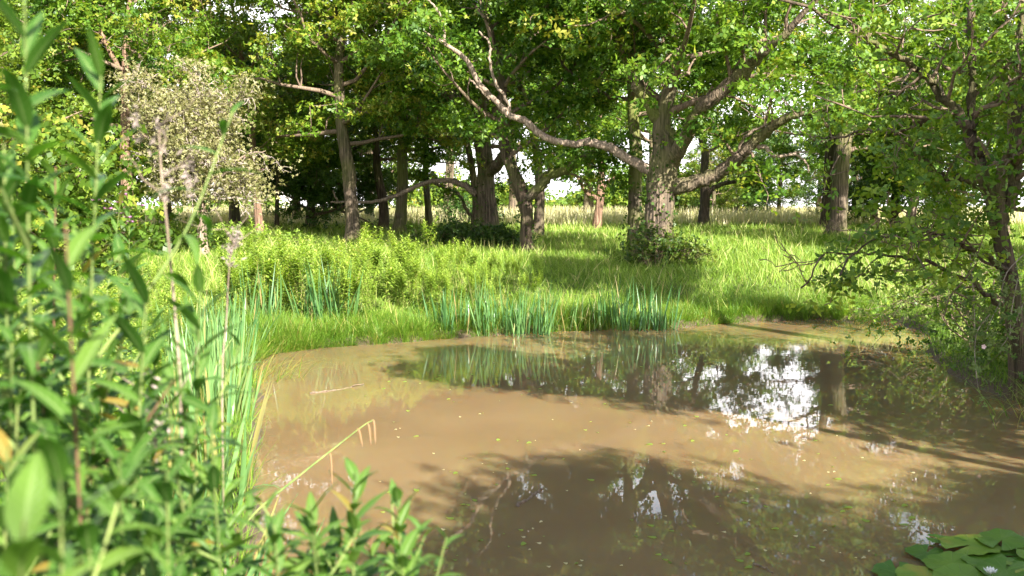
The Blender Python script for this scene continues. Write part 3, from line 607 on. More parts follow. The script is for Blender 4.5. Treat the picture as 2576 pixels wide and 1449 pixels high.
# trees behind the photographer and to the right, that throw the shade on the near water; the first is added to dapple the weeds
for (x, y, s, rz, w) in [(1.8, -4.4, .50, 5.0, "small unseen oak added to dapple the tall weeds with shade"), (5.6, -1.9, .66, .2, "small oak on the near bank"), (5.0, -1.7, .66, 1.0, "oak shading the near water"), (7.9, -2.5, .70, 2.2, "oak on the near bank at the right"), (6.6, -3.6, .76, 3.3, "second oak shading the near water"), (10.6, -3.9, .74, 4.0, "oak close by the near right bank"), (20.0, 16, .9, 4.4, "oak back from the right bank"), (17.0, 22, 1.0, .4, "oak right of the meadow")]:
    copy_tree(pr[0], (x, y, gz(x, y)), rz, s, w, "woodland trees round the pond")
KEEP_SAVE, KEEP = KEEP, []
sh = build_tree("alder_tree", "alder on the right bank just outside the picture", 60, [(1288, 556, 12), (1290, 500, 10), (1286, 440, 9), (1290, 400, 8)], 7.0, nauto=16, zlo=4.6, spread=2.9, seed=45, per=60, rise=.2, rad=.8)
sh.location = (7.7, 6.6, gz(7.7, 6.6))
sh = build_tree("oak_tree", "very tall oak on the right bank outside the picture", 60, [(1288, 556, 22), (1290, 500, 19), (1286, 440, 17), (1290, 330, 14)], 12, nauto=10, zlo=8.2, spread=3.0, seed=46, per=50)
sh.location = (8.8, 11.2, gz(8.8, 11.2))
sh = build_tree("alder_tree", "slender alder leaning out over the pond's right side, outside the picture", 60, [(1288, 556, 9), (1280, 500, 8), (1262, 440, 7), (1236, 330, 6)], 9.3, nauto=9, zlo=7.0, spread=1.9, seed=47, per=70)  # unseen leaning alder, added to draw the water's shade band further left
sh.location = (7.3, 4.3, gz(7.3, 4.3)); KEEP = KEEP_SAVE
for o in pr:
    for ch in list(o.children): bpy.data.objects.remove(ch)
    bpy.data.objects.remove(o)

# ------------------------------------------------------------------ bushes
def bush(name, label, c, rx, ry, h, n, per, seed, mat, leaf=(.07, .05), stem='twig', tone=(.5, .2), group=None, arch=0.5, rad=.3, cat="bush"):
    rng = np.random.default_rng(seed); base = np.array([c[0], c[1], gz(c[0], c[1])])
    root = empty(name, base, label, cat, group); tw = Tubes(); C = []
    for q in range(n):
        a = rng.uniform(0, 6.28); e = np.array([math.cos(a) * rx, math.sin(a) * ry, 0]) * math.sqrt(rng.random())
        hh = h * (1 - 0.55 * (e[0] ** 2 / rx ** 2 + e[1] ** 2 / ry ** 2)) * rng.uniform(.6, 1.08)
        s0 = base + e * 0.25; s0[2] = gz(s0[0], s0[1]) - 0.05
        mid = base + e * 0.8 + np.array([0, 0, hh]); end = base + e * (1.0 + arch * .5) + np.array([0, 0, hh * (1 - arch * .6)])
        L = smooth_line(np.array([s0, 0.5 * (s0 + mid) + np.array([0, 0, .15 * h]), mid, end]), 10); L[2:] += rng.normal(size=(8, 3)) * 0.05 * h
        tw.add(L, np.linspace(0.005 + .006 * h, .0022, 10), 5)
        for j in range(3, 10):
            for _ in range(2):
                tip = L[j] + rng.normal(size=3) * np.array([.16, .16, .1]) * max(h, .6); tw.add(np.array([L[j], tip]), [0.0028, 0.0014], 3); C.append(tip)
    tw.build("stems", M[stem], root, base)
    C = np.array(C); C = C[C[:, 2] > ground(C[:, 0], C[:, 1]) + 0.02]
    V, F, T = leaf_crown(C, rad, per, rng, leaf[0], leaf[1], .7, tone=tone)
    mesh_obj("foliage", V, F, M[mat], root, T, loc=base)
    return root
b_ = at(1650, 668, 25.0); bush("bramble_bush", "bramble thicket round the foot of the biggest oak", (b_[0] - .1, 24.7), .75, .6, 1.0, 24, 10, 51, 'bramble_leaf', tone=(.6, .25))
b_ = at(1740, 650, 24.6); bush("bramble_bush", "loose bramble with sunlit leaves right of the biggest oak's foot", (b_[0], 24.6), .6, .5, .75, 14, 8, 52, 'bramble_leaf', tone=(.75, .2))
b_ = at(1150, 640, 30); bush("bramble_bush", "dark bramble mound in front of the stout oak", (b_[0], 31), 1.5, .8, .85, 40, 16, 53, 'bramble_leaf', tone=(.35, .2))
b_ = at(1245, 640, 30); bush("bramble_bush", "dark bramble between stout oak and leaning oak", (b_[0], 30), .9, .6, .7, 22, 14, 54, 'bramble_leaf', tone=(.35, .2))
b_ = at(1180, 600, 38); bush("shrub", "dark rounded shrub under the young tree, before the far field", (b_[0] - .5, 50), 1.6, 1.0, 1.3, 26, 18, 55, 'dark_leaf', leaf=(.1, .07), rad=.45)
b_ = at(560, 620, 30); bush("nettle_patch", "leafy undergrowth below the thin orange lit trunk", (b_[0], 31), 2.2, 1.0, .6, 34, 14, 56, 'herb_leaf', leaf=(.08, .05), tone=(.3, .15), cat="undergrowth")
b_ = at(400, 620, 30); bush("nettle_patch", "leafy undergrowth below the red barked trunk", (b_[0], 29), 2.0, 1.0, .7, 34, 14, 57, 'herb_leaf', leaf=(.08, .05), tone=(.3, .15), cat="undergrowth")
bush("sycamore_shrub", "broad leaved pale shrub mass at the left behind the tall weeds", (-10.4, 21), 1.9, 1.8, 3.6, 54, 26, 58, 'lime_leaf', leaf=(.14, .12), rad=.6, tone=(.35, .25))
bush("sycamore_shrub", "broad leaved dark shrub left of the red barked trunk", (-12.8, 26), 1.7, 1.6, 3.0, 40, 26, 59, 'oak_leaf', leaf=(.14, .12), rad=.6, tone=(.55, .25))
# shrub hanging over the right bank
bush("hawthorn_shrub", "twiggy hawthorn shrub drooping over the right end of the pond", (6.9, 13.8), 1.7, 1.9, 1.5, 26, 15, 61, 'hawthorn_leaf', leaf=(.055, .038), rad=.26, tone=(.55, .2), arch=.9)
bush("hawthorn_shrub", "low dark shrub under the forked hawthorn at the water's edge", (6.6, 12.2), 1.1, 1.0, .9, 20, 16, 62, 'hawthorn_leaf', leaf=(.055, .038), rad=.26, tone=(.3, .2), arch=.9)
bush("hawthorn_shrub", "shrub with thin dark twigs before the sunny right meadow", (8.0, 17.4), 1.5, 1.4, 1.5, 18, 13, 63, 'hawthorn_leaf', leaf=(.06, .04), rad=.26, tone=(.6, .2), arch=.7)
bush("hawthorn_shrub", "leafy shrub behind the twiggy shrub on the right bank", (9.4, 16.4), 1.6, 1.6, 1.4, 24, 15, 64, 'hawthorn_leaf', leaf=(.06, .04), rad=.3, tone=(.55, .2), arch=.7)
# far hedges and bushes beyond the field
for (u, Y, w, h, lab, s) in [(1110, 95, 5, 3.4, "pale green rounded bush beyond the field, behind the young tree", 71), (1180, 100, 4, 2.6, "pale far bush left of the stout oak", 72), (1285, 100, 4, 3.0, "bright far bush between the stout and leaning oaks", 73),
                             (1560, 85, 3.5, 3.4, "bright green bush behind the lone red barked tree", 74), (1420, 130, 5, 1.6, "low far bush at the bright gap", 75), (1720, 70, 2.4, 3.2, "light green bush right of the biggest oak", 76), (1780, 68, 2.0, 2.4, "leafy low bush behind the dark trunk in the grass", 77),
                             (590, 85, 4, 1.6, "low bush before the white house", 78)]:
    p = at(u, 540, Y); bush("far_bush", lab, (p[0], p[1]), w, w * .6, h, 26, 30, s, 'lime_leaf', leaf=(.32, .24), rad=.9, tone=(.45, .2), group="bushes beyond the field")

# far houses
def house(name, label, c, w, d, h, rh, wall, nwin):
    root = empty(name, (c[0], c[1], gz(c[0], c[1])), label, "house"); z0 = -.3
    V = np.array([(-w, -d, z0), (w, -d, z0), (w, d, z0), (-w, d, z0), (-w, -d, h), (w, -d, h), (w, d, h), (-w, d, h), (-w, 0, h + rh), (w, 0, h + rh)], float)
    mesh_obj("wall", V, [np.array([(0, 1, 5, 4), (1, 2, 6, 5), (2, 3, 7, 6), (3, 0, 4, 7)]), np.array([(4, 7, 8), (5, 9, 6)])], M[wall], root)
    e, t = .4, .18
    for s in (-1, 1):
        a = np.array([(-w - e, s * (d + e), h - e * rh / d), (w + e, s * (d + e), h - e * rh / d), (w + e, 0, h + rh + .02), (-w - e, 0, h + rh + .02)]); b2 = a + np.array([0, 0, t])
        mesh_obj("roof_slope", np.vstack([a, b2]), np.array([(0, 1, 2, 3), (4, 5, 6, 7), (0, 1, 5, 4), (1, 2, 6, 5), (3, 0, 4, 7)]), M['roof'], root)
    for q in range(nwin):
        for z in ([1.0] if h < 4 else [0.9, 3.4]):
            x = -w + (q + .5) * 2 * w / nwin
            a = np.array([(x - .55, -d - .04, z), (x + .55, -d - .04, z), (x + .55, -d - .04, z + 1.3), (x - .55, -d - .04, z + 1.3)])
            f = mesh_obj("window", np.vstack([a, a + [0, .06, 0]]), np.array([(0, 1, 2, 3), (0, 1, 5, 4), (1, 2, 6, 5), (2, 3, 7, 6), (3, 0, 4, 7)]), M['wall_white'], root)
            for s in (-.27, .27):
                g = np.array([(x + s - .23, -d - .06, z + .08), (x + s + .23, -d - .06, z + .08), (x + s + .23, -d - .06, z + 1.22), (x + s - .23, -d - .06, z + 1.22)])
                mesh_obj("pane", np.vstack([g, g + [0, .05, 0]]), np.array([(0, 1, 2, 3), (0, 1, 5, 4), (1, 2, 6, 5), (2, 3, 7, 6), (3, 0, 4, 7)]), M['glass'], f)
p = at(590, 540, 120); house("house", "white rendered house far off between the left trunks", (p[0] + 1, p[1]), 6, 4, 5.2, 2.6, 'wall_white', 4)
p = at(1730, 540, 120); house("house", "pinkish house glimpsed beside the biggest oak", (p[0], p[1]), 3, 3, 2.6, 2.0, 'brick', 2)

# ------------------------------------------------------------------ grass (nobody could count it)
rng = np.random.default_rng(5)
def grass(name, x, y, h, w, tone, mat, lean=.5, nseg=2, droop=.8):
    n = len(x); base = np.stack([x, y, ground(x, y) - .02], 1)
    D = unit(np.stack([rng.normal(0, lean * .5, n), rng.normal(0, lean * .5, n), np.ones(n)], 1)); U = unit(rng.normal(size=(n, 3)) * [1, 1, .05])
    V, F, per = blades(base, D, U, h, w, np.abs(rng.normal(0, droop * 1.3, n)), nseg)
    s = Soup(); s.add(V, F, np.repeat(tone, per)); return kind(s.build(name, M[mat]), "stuff")
def inv_sample(n, y0, y1, margin):
    y = 1 / rng.uniform(1 / y1, 1 / y0, n); x = rng.uniform(-1, 1, n) * (0.53 * y + margin); return x, y
x, y = inv_sample(430000, 15.5, 75, 1.5); s = sdist(x, y); k = s > 0.35; x, y = x[k], y[k]
pt = wob(x * .6, y * .6); h = (.10 + .18 * rng.random(len(x)) + .08 * pt) * np.clip(.6 + sdist(x, y) * .12, .6, 1.15)
uu, _ = px(np.stack([x, y, 0 * x + .6], 1)); h *= np.where((uu < 1370) & (y < 23), .6, 1)
tall = rng.random(len(x)) < .03 + .04 * (pt > .3); h[tall] += .28
tn = np.clip(rng.normal(.5, .17, len(x)) + .12 * pt + .35 * tall, 0, 1)
kind(grass("meadow_grass", x, y, np.maximum(h, .08), 0.00082 * y * rng.uniform(.6, 1.2, len(x)), tn, 'grass', .95), "stuff", "sunlit meadow grass rising from the far bank under the oaks")
x, y = inv_sample(70000, 48, 140, 3); h = rng.uniform(.4, .95, len(x))
kind(grass("dry_grass", x, y, h, .0010 * y * rng.uniform(.6, 1.2, len(x)), rng.random(len(x)), 'straw', .3), "stuff", "tall dry straw coloured grass of the far field")
# fringe on the bank
nt = 1500; t = rng.random(nt); seg = rng.integers(5, 15, nt); A, B = POND[seg], POND[(seg + 1) % len(POND)]; nrm = unit(np.stack([-(B - A)[:, 1], (B - A)[:, 0]], 1))
pp = A + (B - A) * t[:, None] + nrm * (np.abs(rng.normal(0, .8, nt)) - .02)[:, None]
k = rng.poisson(58, nt); ti = np.repeat(np.arange(nt), k); off = rng.normal(size=(len(ti), 2)) * .085; tl = (rng.uniform(.5, 1.6, nt) * np.clip(1.05 + .7 * wob(pp[:, 0] * 1.1, pp[:, 1] * 1.1), .35, 1.9))[ti]
x, y = pp[ti, 0] + off[:, 0], pp[ti, 1] + off[:, 1]; q = sdist(x, y) > -.07; x, y, off, tl, ti = x[q], y[q], off[q], tl[q], ti[q]; m_ = len(x)
base = np.stack([x, y, np.maximum(ground(x, y), 0) - .02], 1); D = np.stack([off[:, 0] * 5 + rng.normal(0, .15, m_), off[:, 1] * 5 + rng.normal(0, .15, m_), np.ones(m_)], 1); U = np.stack([-off[:, 0], -off[:, 1], np.full(m_, .05)], 1) + rng.normal(size=(m_, 3)) * .03
V, F, per = blades(base, D, unit(U), tl * rng.uniform(.14, .3, m_), .011 * rng.uniform(.6, 1.2, m_), np.abs(rng.normal(.8, .6, m_)), 3)
tt = np.clip(rng.normal(.5, .16, nt)[ti] + rng.normal(0, .12, m_) + .45 * (rng.random(m_) < .05), 0, 1); s_ = Soup(); s_.add(V, F, np.repeat(tt, per))
kind(s_.build("bank_grass", M['bank_grass']), "stuff", "short bright green grass fringing the pond's far edge")
x = rng.uniform(-9, -1.2, 60000); y = rng.uniform(2.2, 16, 60000); k = sdist(x, y) > .02; x, y = x[k], y[k]
kind(grass("bank_grass", x, y, rng.uniform(.15, .5, len(x)), .009 * rng.uniform(.6, 1.2, len(x)), rng.normal(.55, .2, len(x)), 'bank_grass', .7, 3, .9), "stuff", "grass of the left bank among the weeds")
x = rng.uniform(5.2, 13, 40000); y = rng.uniform(8, 20, 40000); k = sdist(x, y) > .02; x, y = x[k], y[k]
kind(grass("bank_grass", x, y, rng.uniform(.12, .4, len(x)), .010 * rng.uniform(.6, 1.2, len(x)), rng.normal(.45, .2, len(x)), 'bank_grass', .7, 3, .9), "stuff", "shaded grass of the right bank below the shrubs")

# ------------------------------------------------------------------ herbs
def herb_proto(seed, h, nl, L, W, flower=False):
    """a weed of the far stand: stem, leafy spires"""
    rng = np.random.default_rng(seed); s = Soup()
    axis = [(np.zeros(3), np.array([rng.normal(0, .06), rng.normal(0, .06), 1.0]) * h, 1.0)]
    for q in range(5):
        a = rng.uniform(0, 6.28); z0 = h * rng.uniform(.35, .7); l = h * rng.uniform(.2, .38)
        axis.append((np.array([0, 0, z0]), np.array([math.cos(a) * .35, math.sin(a) * .35, 1]) * l, .6))
    for (o, d, k) in axis:
        n = int(nl * k); t = np.linspace(.08 if k == 1 else .15, 1, n) ** .9; a = np.arange(n) * 2.4 + rng.uniform(0, 6); P = o + d * t[:, None]
        D = np.stack([np.cos(a), np.sin(a), .35 + .9 * t ** 3], 1); U = np.stack([-np.cos(a) * .5, -np.sin(a) * .5, np.ones(n)], 1)
        V, F, per = blades(P, D, U, L * (1.15 - .65 * t) * rng.uniform(.8, 1.2, n), W * (1.1 - .5 * t), rng.uniform(.3, 1.2, n), 2, 'leaf'); s.add(V, F, np.repeat(np.clip(rng.normal(.35 + .35 * t, .15), 0, 1), per))
        V, F, per = blades(np.array([o, o]), np.array([d, d]), np.array([[1., 0, 0], [0, 1., 0]]), np.linalg.norm(d), .009, .05, 3); s.add(V, F, .95)
    return s
herbs = []
for q in range(6):
    s = herb_proto(100 + q, [1.0, .9, 1.05, .85, .95, 1.1][q], 52, .125, .036)
    herbs.append(s.build("willowherb", M['herb_leaf']))
rng = np.random.default_rng(9)
def place_herb(x, y, sc_, label, group):
    o = herbs[rng.integers(len(herbs))].copy(); COL.objects.link(o); o.location = (x, y, gz(x, y) - .03); o.rotation_euler = (rng.normal(0, .08), rng.normal(0, .08), rng.uniform(0, 6.28)); o.scale = (sc_ * 1.05, sc_ * 1.05, sc_)
    tag(o, label, "weed", group)
# far-bank stand: denser at the left, tapering to the right
cnt = 0
while cnt < 185:
    u = 560 + 800 * rng.random() ** 1.25; Y = rng.uniform(17.2, 22.5); p = at(u, 700, Y)
    s = float(sdist(np.array([p[0]]), np.array([Y]))[0])
    if s < 1.1 or s > 5.2: continue
    f = 1.0 if u < 950 else 1 - .45 * (u - 950) / 400
    place_herb(p[0], Y, f * (rng.uniform(.85, 1.25) if rng.random() < .85 else rng.uniform(1.3, 1.6)), "yellow green leafy weed in the sunny stand on the far bank", "weeds of the far bank stand"); cnt += 1
cnt = 0
while cnt < 105:
    x, y = rng.uniform(-8.5, -2.4), rng.uniform(5.5, 17.5); s = float(sdist(np.array([x]), np.array([y]))[0])
    if s < .75 or x < -.56 * y - .5: continue
    place_herb(x, y, rng.uniform(.7, 1.05), "yellow green leafy weed of the left bank behind the tall willowherbs", "weeds of the left bank"); cnt += 1
for o in herbs: bpy.data.objects.remove(o)

# ------------------------------------------------------------------ irises
def iris(label, c, rx, ry, h, n, seed, tone=.5, lean=.12, W=.026, broken=.11):
    rng = np.random.default_rng(seed); a = rng.uniform(0, 6.28, n); r = np.sqrt(rng.random(n)); x = c[0] + np.cos(a) * r * rx; y = c[1] + np.sin(a) * r * ry
    base = np.stack([x, y, np.minimum(ground(x, y), .05) * 1.0 - .04], 1); base[:, 2] = np.maximum(base[:, 2], np.where(sdist(x, y) > 0, ground(x, y) - .05, -.12))
    o0 = np.array([c[0], c[1], max(0, gz(*c))])
    D = np.stack([rng.normal(0, lean, n) + np.cos(a) * r * lean, rng.normal(0, lean, n) + np.sin(a) * r * lean, np.ones(n)], 1); U = unit(np.stack([rng.normal(size=n), rng.normal(size=n), np.zeros(n)], 1))
    dr = np.abs(rng.normal(0, .22, n)); bk = rng.random(n) < broken; dr[bk] = rng.uniform(1.2, 2.6, bk.sum())
    V, F, per = blades(base, D, U, h * rng.uniform(.45, 1.12, n), W * rng.uniform(.7, 1.2, n), dr, 7, 'sword', fold=.25)
    t = np.clip(rng.normal(tone, .18, n), 0, .9); yl = rng.random(n) < .05; t[yl] = 1
    s = Soup(); s.add(V, F, np.repeat(t, per)); root = empty("iris_clump", o0, label, "iris clump", "yellow flag irises round the pond"); s.build("leaves", M['iris'], root, o0, True)
pA = at(1285, 836, 17.4)
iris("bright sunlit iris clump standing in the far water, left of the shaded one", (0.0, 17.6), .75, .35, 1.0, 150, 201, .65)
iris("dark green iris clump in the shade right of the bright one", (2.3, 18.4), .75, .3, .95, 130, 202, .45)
iris("narrow iris clump at the left end of the bright sunlit clump", (-1.15, 17.5), .5, .3, .8, 60, 203, .4)
iris("iris clump rising from the middle of the weed stand", (-3.3, 17.5), .55, .4, 1.15, 100, 204, .55)
iris("iris clump at the left edge of the weed stand", (-4.35, 16.9), .4, .4, 1.1, 55, 205, .6)
iris("iris bed along the pond's left corner below the weeds", (-4.4, 14.9), .6, .7, .85, 110, 206, .6)
iris("tall pale iris bed on the left bank", (-3.75, 12.2), .45, 1.0, 1.05, 150, 207, .8)
iris("pale iris clump on the left bank nearer the camera", (-3.0, 9.7), .4, .8, 1.0, 100, 208, .8)
iris("broad bladed iris clump at the water's edge below the dead stem", (-2.15, 6.6), .3, .6, 1.05, 60, 209, .75, W=.034)
iris("near iris clump beside the drooping sedge", (-1.55, 4.6), .35, .4, .95, 40, 210, .75, W=.034, lean=.2)
iris("thin iris blades among brown sedge between two iris clumps", (1.15, 18.25), .5, .25, .7, 50, 211, .9, lean=.3, broken=.35, W=.016)

def tussock(name, label, c, n, L, W, seed, mat, spread=.9, droop=1.5, tone=.5, az=None, r=.15, cat="sedge"):
    rng = np.random.default_rng(seed); a = rng.uniform(0, 6.28, n) if az is None else rng.uniform(*az, n); x = c[0] + rng.normal(0, r, n); y = c[1] + rng.normal(0, r, n)
    base = np.stack([x, y, np.maximum(ground(x, y), 0) - .03], 1); k = rng.uniform(.2, 1, n) * spread
    D = np.stack([np.cos(a) * k, np.sin(a) * k, np.ones(n)], 1); U = np.stack([-np.cos(a), -np.sin(a), k * 1.0], 1)
    V, F, per = blades(base, D, U, L * rng.uniform(.55, 1.1, n), W, -droop * rng.uniform(.5, 1.2, n) * -1, 7, 'grass', fold=.2)
    s = Soup(); s.add(V, F, np.repeat(np.clip(rng.normal(tone, .2, n), 0, 1), per)); root = empty(name, (c[0], c[1], max(gz(*c), 0)), label, cat); s.build("leaves", M[mat], root, root.location, True)
    return root
tussock("sedge_tussock", "arching brown tipped sedge at the right edge of the pond", (5.75, 10.3), 90, 1.15, .012, 221, 'bank_grass', 1.0, 1.7, .7, az=(2.2, 4.2), r=.25)
tussock("sedge_tussock", "yellowed sedge leaning over the water at the left corner", (-3.35, 12.9), 90, .8, .010, 222, 'bank_grass', 1.1, 1.5, .85, az=(-1.2, 1.2), r=.3)
tussock("sedge_tussock", "sedge tuft on the bank under the weed stand", (-2.6, 16.9), 70, .7, .012, 223, 'bank_grass', .9, 1.5, .7, r=.35)
tussock("sedge_tussock", "brownish sedge tuft below the right end of the weed stand", (-.9, 18.3), 80, .8, .012, 224, 'bank_grass', .9, 1.4, .95, r=.35)
tussock("sedge_tussock", "sedge tuft between the two big iris clumps", (1.2, 18.6), 100, .75, .012, 225, 'bank_grass', .9, 1.6, .6, r=.25)

tussock("tall_grass", "tall grass tuft among the weeds by the near irises", (-1.25, 3.3), 60, 1.25, .009, 226, 'bank_grass', .5, 1.2, .75, r=.2, cat="grass tuft")
tussock("tall_grass", "tall grass tuft at the foot of the willowherbs, bottom of the picture", (-.62, 2.5), 60, 1.0, .008, 227, 'bank_grass', .6, 1.3, .8, r=.16, cat="grass tuft")
tussock("tall_grass", "tall grass tuft between the willowherbs at the left", (-1.15, 2.2), 50, 1.1, .008, 228, 'bank_grass', .5, 1.2, .7, r=.16, cat="grass tuft")
# drooping sedge in the foreground
root = empty("drooping_sedge", (-1.55, 3.9, gz(-1.55, 3.9)), "arching sedge with brown hanging catkins over the water", "sedge")
tb = Tubes(); L = smooth_line(np.array([at(560, 1400, 3.9), at(640, 1292, 4), at(744, 1204, 4.05), at(850, 1120, 4.1), at(915, 1070, 4.1), at(941, 1056, 4.1)]), 24); tb.add(L, np.linspace(.006, .002, 24), 6); tb.build("stalk", M['green_stem'], root, root.location)
for (u0, v0, u1, v1) in [(941, 1057, 944, 1117), (928, 1066, 933, 1119), (904, 1079, 912, 1124), (832, 1142, 836, 1225)]:
    tb = Tubes(); L = smooth_line(np.array([at(u0 - 6, v0 - 2, 4.1), at(u0, v0 + 6, 4.1), at(u1, v1, 4.1)]), 10); tb.add(L, np.array([.001, .0015, .002, .003, .0045, .005, .005, .0045, .004, .001]), 6); tb.build("catkin", M['catkin'], root, root.location)
rg = np.random.default_rng(77); n = 26; a = rg.uniform(-1.0, 1.4, n); base = np.stack([-1.6 + rg.normal(0, .12, n), 3.9 + rg.normal(0, .15, n), np.full(n, .2)], 1)
V, F, per = blades(base, np.stack([np.cos(a) * .5, np.sin(a) * .5, np.ones(n)], 1), np.stack([-np.cos(a), -np.sin(a), np.full(n, .5)], 1), rg.uniform(.6, 1.25, n), .014, rg.uniform(.6, 1.8, n), 9, 'grass', fold=.25)
s = Soup(); s.add(V, F, np.repeat(rg.uniform(.5, .95, n), per)); s.build("leaves", M['bank_grass'], root, root.location, True)

# ------------------------------------------------------------------ tall willowherbs in the foreground
def big_herb(label, top, Y, base_u, base_v, nl, L, W, seed, red=False, flowers=0, t_lo=.2, bend=.0, name="tall_willowherb", shoots=3, tone=(.45, .2)):
    Y = Y * .68 if Y < 3 else Y; nl = int(nl * 1.75); L *= 1.1; W *= .95
    rng = np.random.default_rng(seed); pT = at(top[0], top[1], Y); pB = at(base_u, base_v, Y + .15)
    d = pT - pB; zb = gz(pB[0], pB[1]); pB = pB + (d / d[2]) * (zb - pB[2]) * np.array([.5, .5, 1])     # run the stem down to the soil
    pB[2] = zb - .03
    root = empty(name, (pB[0], pB[1], zb), label, "tall weed", "tall willowherbs in the left foreground")
    line = smooth_line(np.array([pB, pB * .6 + pT * .4 + rng.normal(size=3) * .03, pB * .3 + pT * .7 + rng.normal(size=3) * .03, pT]), 26); H = np.linalg.norm(pT - pB)
    tb = Tubes(); tb.add(line, np.linspace(.0052, .0011, 26), 7); s = Soup()
    ax = [(line, nl, t_lo, 1.0)]
    for q in range(shoots):
        k = rng.integers(9, 22); a = rng.uniform(0, 6.28); l = H * rng.uniform(.12, .24); e = line[k] + np.array([math.cos(a) * .5 * l, math.sin(a) * .5 * l, l * .85]); e[2] = max(line[k][2] + .03, min(e[2], pT[2] - rng.uniform(.02, .12))); sl = smooth_line(np.array([line[k], line[k] * .5 + e * .5 + np.array([math.cos(a), math.sin(a), -.2]) * .06 * l, e]), 10)
        tb.add(sl, np.linspace(.003, .0014, 10), 5); ax.append((sl, 11, .2, .62))
    tb.build("stem", M['red_stem' if red else 'green_stem'], root, root.location)
    for (ln, n, t0, k) in ax:
        t = np.linspace(t0, .985, n); P = np.stack([np.interp(t, np.linspace(0, 1, len(ln)), ln[:, c]) for c in range(3)], 1)
        a = np.arange(n) * 2.399 + rng.uniform(0, 6, 1) + rng.normal(0, .25, n); up = np.clip((t - .72) / .28, 0, 1)
        D = np.stack([np.cos(a), np.sin(a), .15 + 1.3 * up + rng.normal(0, .2, n)], 1); U = np.stack([-np.cos(a) * (.2 + up), -np.sin(a) * (.2 + up), np.ones(n)], 1) + rng.normal(0, .2, (n, 3))
        V, F, per = blades(P, D, U, k * L * (1.05 - .55 * t ** 2) * rng.uniform(.75, 1.2, n), k * W * (1.05 - .45 * t ** 2) * rng.uniform(.8, 1.2, n), rng.uniform(.2, 1.5, n) * (1 - .5 * up), 9, 'leaf', fold=.32, wave=.10, rng=rng)
        tn = np.clip(rng.normal(tone[0], tone[1], n), 0, .9); tn[(t < .5) & (rng.random(n) < .09)] = 1.0; tn[rng.random(n) < .012] = 1.0
        s.add(V, F, np.repeat(tn, per))
    fo = s.build("foliage", M['herb_big'], root, root.location, True); nv = len(fo.data.vertices); k = np.arange(nv)
    rib = fo.data.attributes.new("rib", 'FLOAT', 'POINT'); rib.data.foreach_set("value", (k % 3 == 1).astype(np.float32))
    al = fo.data.attributes.new("along", 'FLOAT', 'POINT'); al.data.foreach_set("value", ((k // 3) % 10 / 9.0).astype(np.float32))
    for q in range(flowers):
        c = line[-1] + rng.normal(size=3) * [.03, .03, .02] + np.array([0, 0, -.02 * q]); n = 4; a = np.arange(n) * 1.57
        V, F, per = blades(np.repeat(c[None], n, 0), np.stack([np.cos(a), np.sin(a), np.full(n, .5)], 1), np.stack([-np.cos(a) * .4, -np.sin(a) * .4, np.ones(n)], 1),   .024, .020, .3, 3, 'leaf')
        mesh_obj("flower", V, F, M['pink'], root, loc=root.location)
    return root
bh = big_herb
bh("tallest willowherb, top cut by the picture's upper left corner", (60, -60), 1.75, 190, 1300, 44, .15, .036, 301, shoots=4)
bh("willowherb with broad dark leaves left of the dead stem", (255, 150), 2.1, 215, 1350, 40, .15, .036, 302, shoots=4)
bh("willowherb at the left picture edge with a pink flower", (10, 360), 1.9, 20, 1400, 38, .14, .036, 303, flowers=2)
bh("red stemmed willowherb with orange withered lower leaves", (165, 560), 1.5, 225, 1449, 30, .14, .036, 304, red=True, shoots=2)
bh("bright young willowherb tip in the lower left corner", (150, 1150), 1.15, 130, 1600, 26, .12, .036, 305, tone=(.7, .15), shoots=2)
bh("broad pale willowherb leaves at the bottom left edge", (60, 1310), 1.0, 80, 1700, 22, .14, .044, 306, tone=(.75, .15), shoots=2)
bh("willowherb beside the dead stem with a large hanging leaf", (370, 720), 1.9, 330, 1449, 34, .16, .04, 307, shoots=3)
bh("dark leaved willowherb right of the dead stem", (505, 700), 2.2, 470, 1449, 34, .14, .03, 308, shoots=3)
bh("willowherb with pink flowers before the red barked trunk", (305, 495), 3.6, 300, 1000, 36, .13, .03, 309, flowers=4)
bh("willowherb with pink flower tips near the left oaks", (325, 520), 4.3, 345, 950, 36, .13, .03, 310, flowers=4)
bh("low dark willowherb below the dead stem", (530, 1060), 2.1, 520, 1560, 30, .13, .03, 311)
bh("small willowherb in shade in front of the near irises", (420, 1180), 1.6, 430, 1620, 26, .13, .034, 312)
bh("willowherb shoot standing highest over the near water", (895, 1185), 2.3, 880, 1560, 54, .105, .034, 313, tone=(.65, .15), shoots=6)
bh("right hand willowherb shoot over the near water", (1000, 1235), 2.3, 960, 1600, 46, .095, .030, 314, tone=(.6, .15), shoots=5)
bh("willowherb shoot left of the highest one over the near water", (780, 1270), 2.2, 790, 1600, 46, .105, .034, 315, tone=(.65, .15), shoots=5)
bh("low willowherb shoot at the bottom edge beside the irises", (690, 1320), 2.0, 700, 1600, 40, .105, .034, 316, tone=(.65, .15), shoots=4)
bh("low willowherb shoot at the bottom edge by the dark water", (1010, 1390), 2.1, 1000, 1650, 36, .095, .03, 317, tone=(.6, .15), shoots=4)
bh("willowherb in the second rank under the tallest one", (110, 700), 2.9, 120, 1400, 40, .15, .036, 318, shoots=4)
bh("willowherb in the second rank by the red stem", (270, 880), 2.6, 270, 1449, 36, .15, .036, 319, shoots=4)
bh("low willowherb in the second rank at bottom left", (300, 1150), 1.7, 310, 1600, 30, .13, .036, 320, shoots=3)

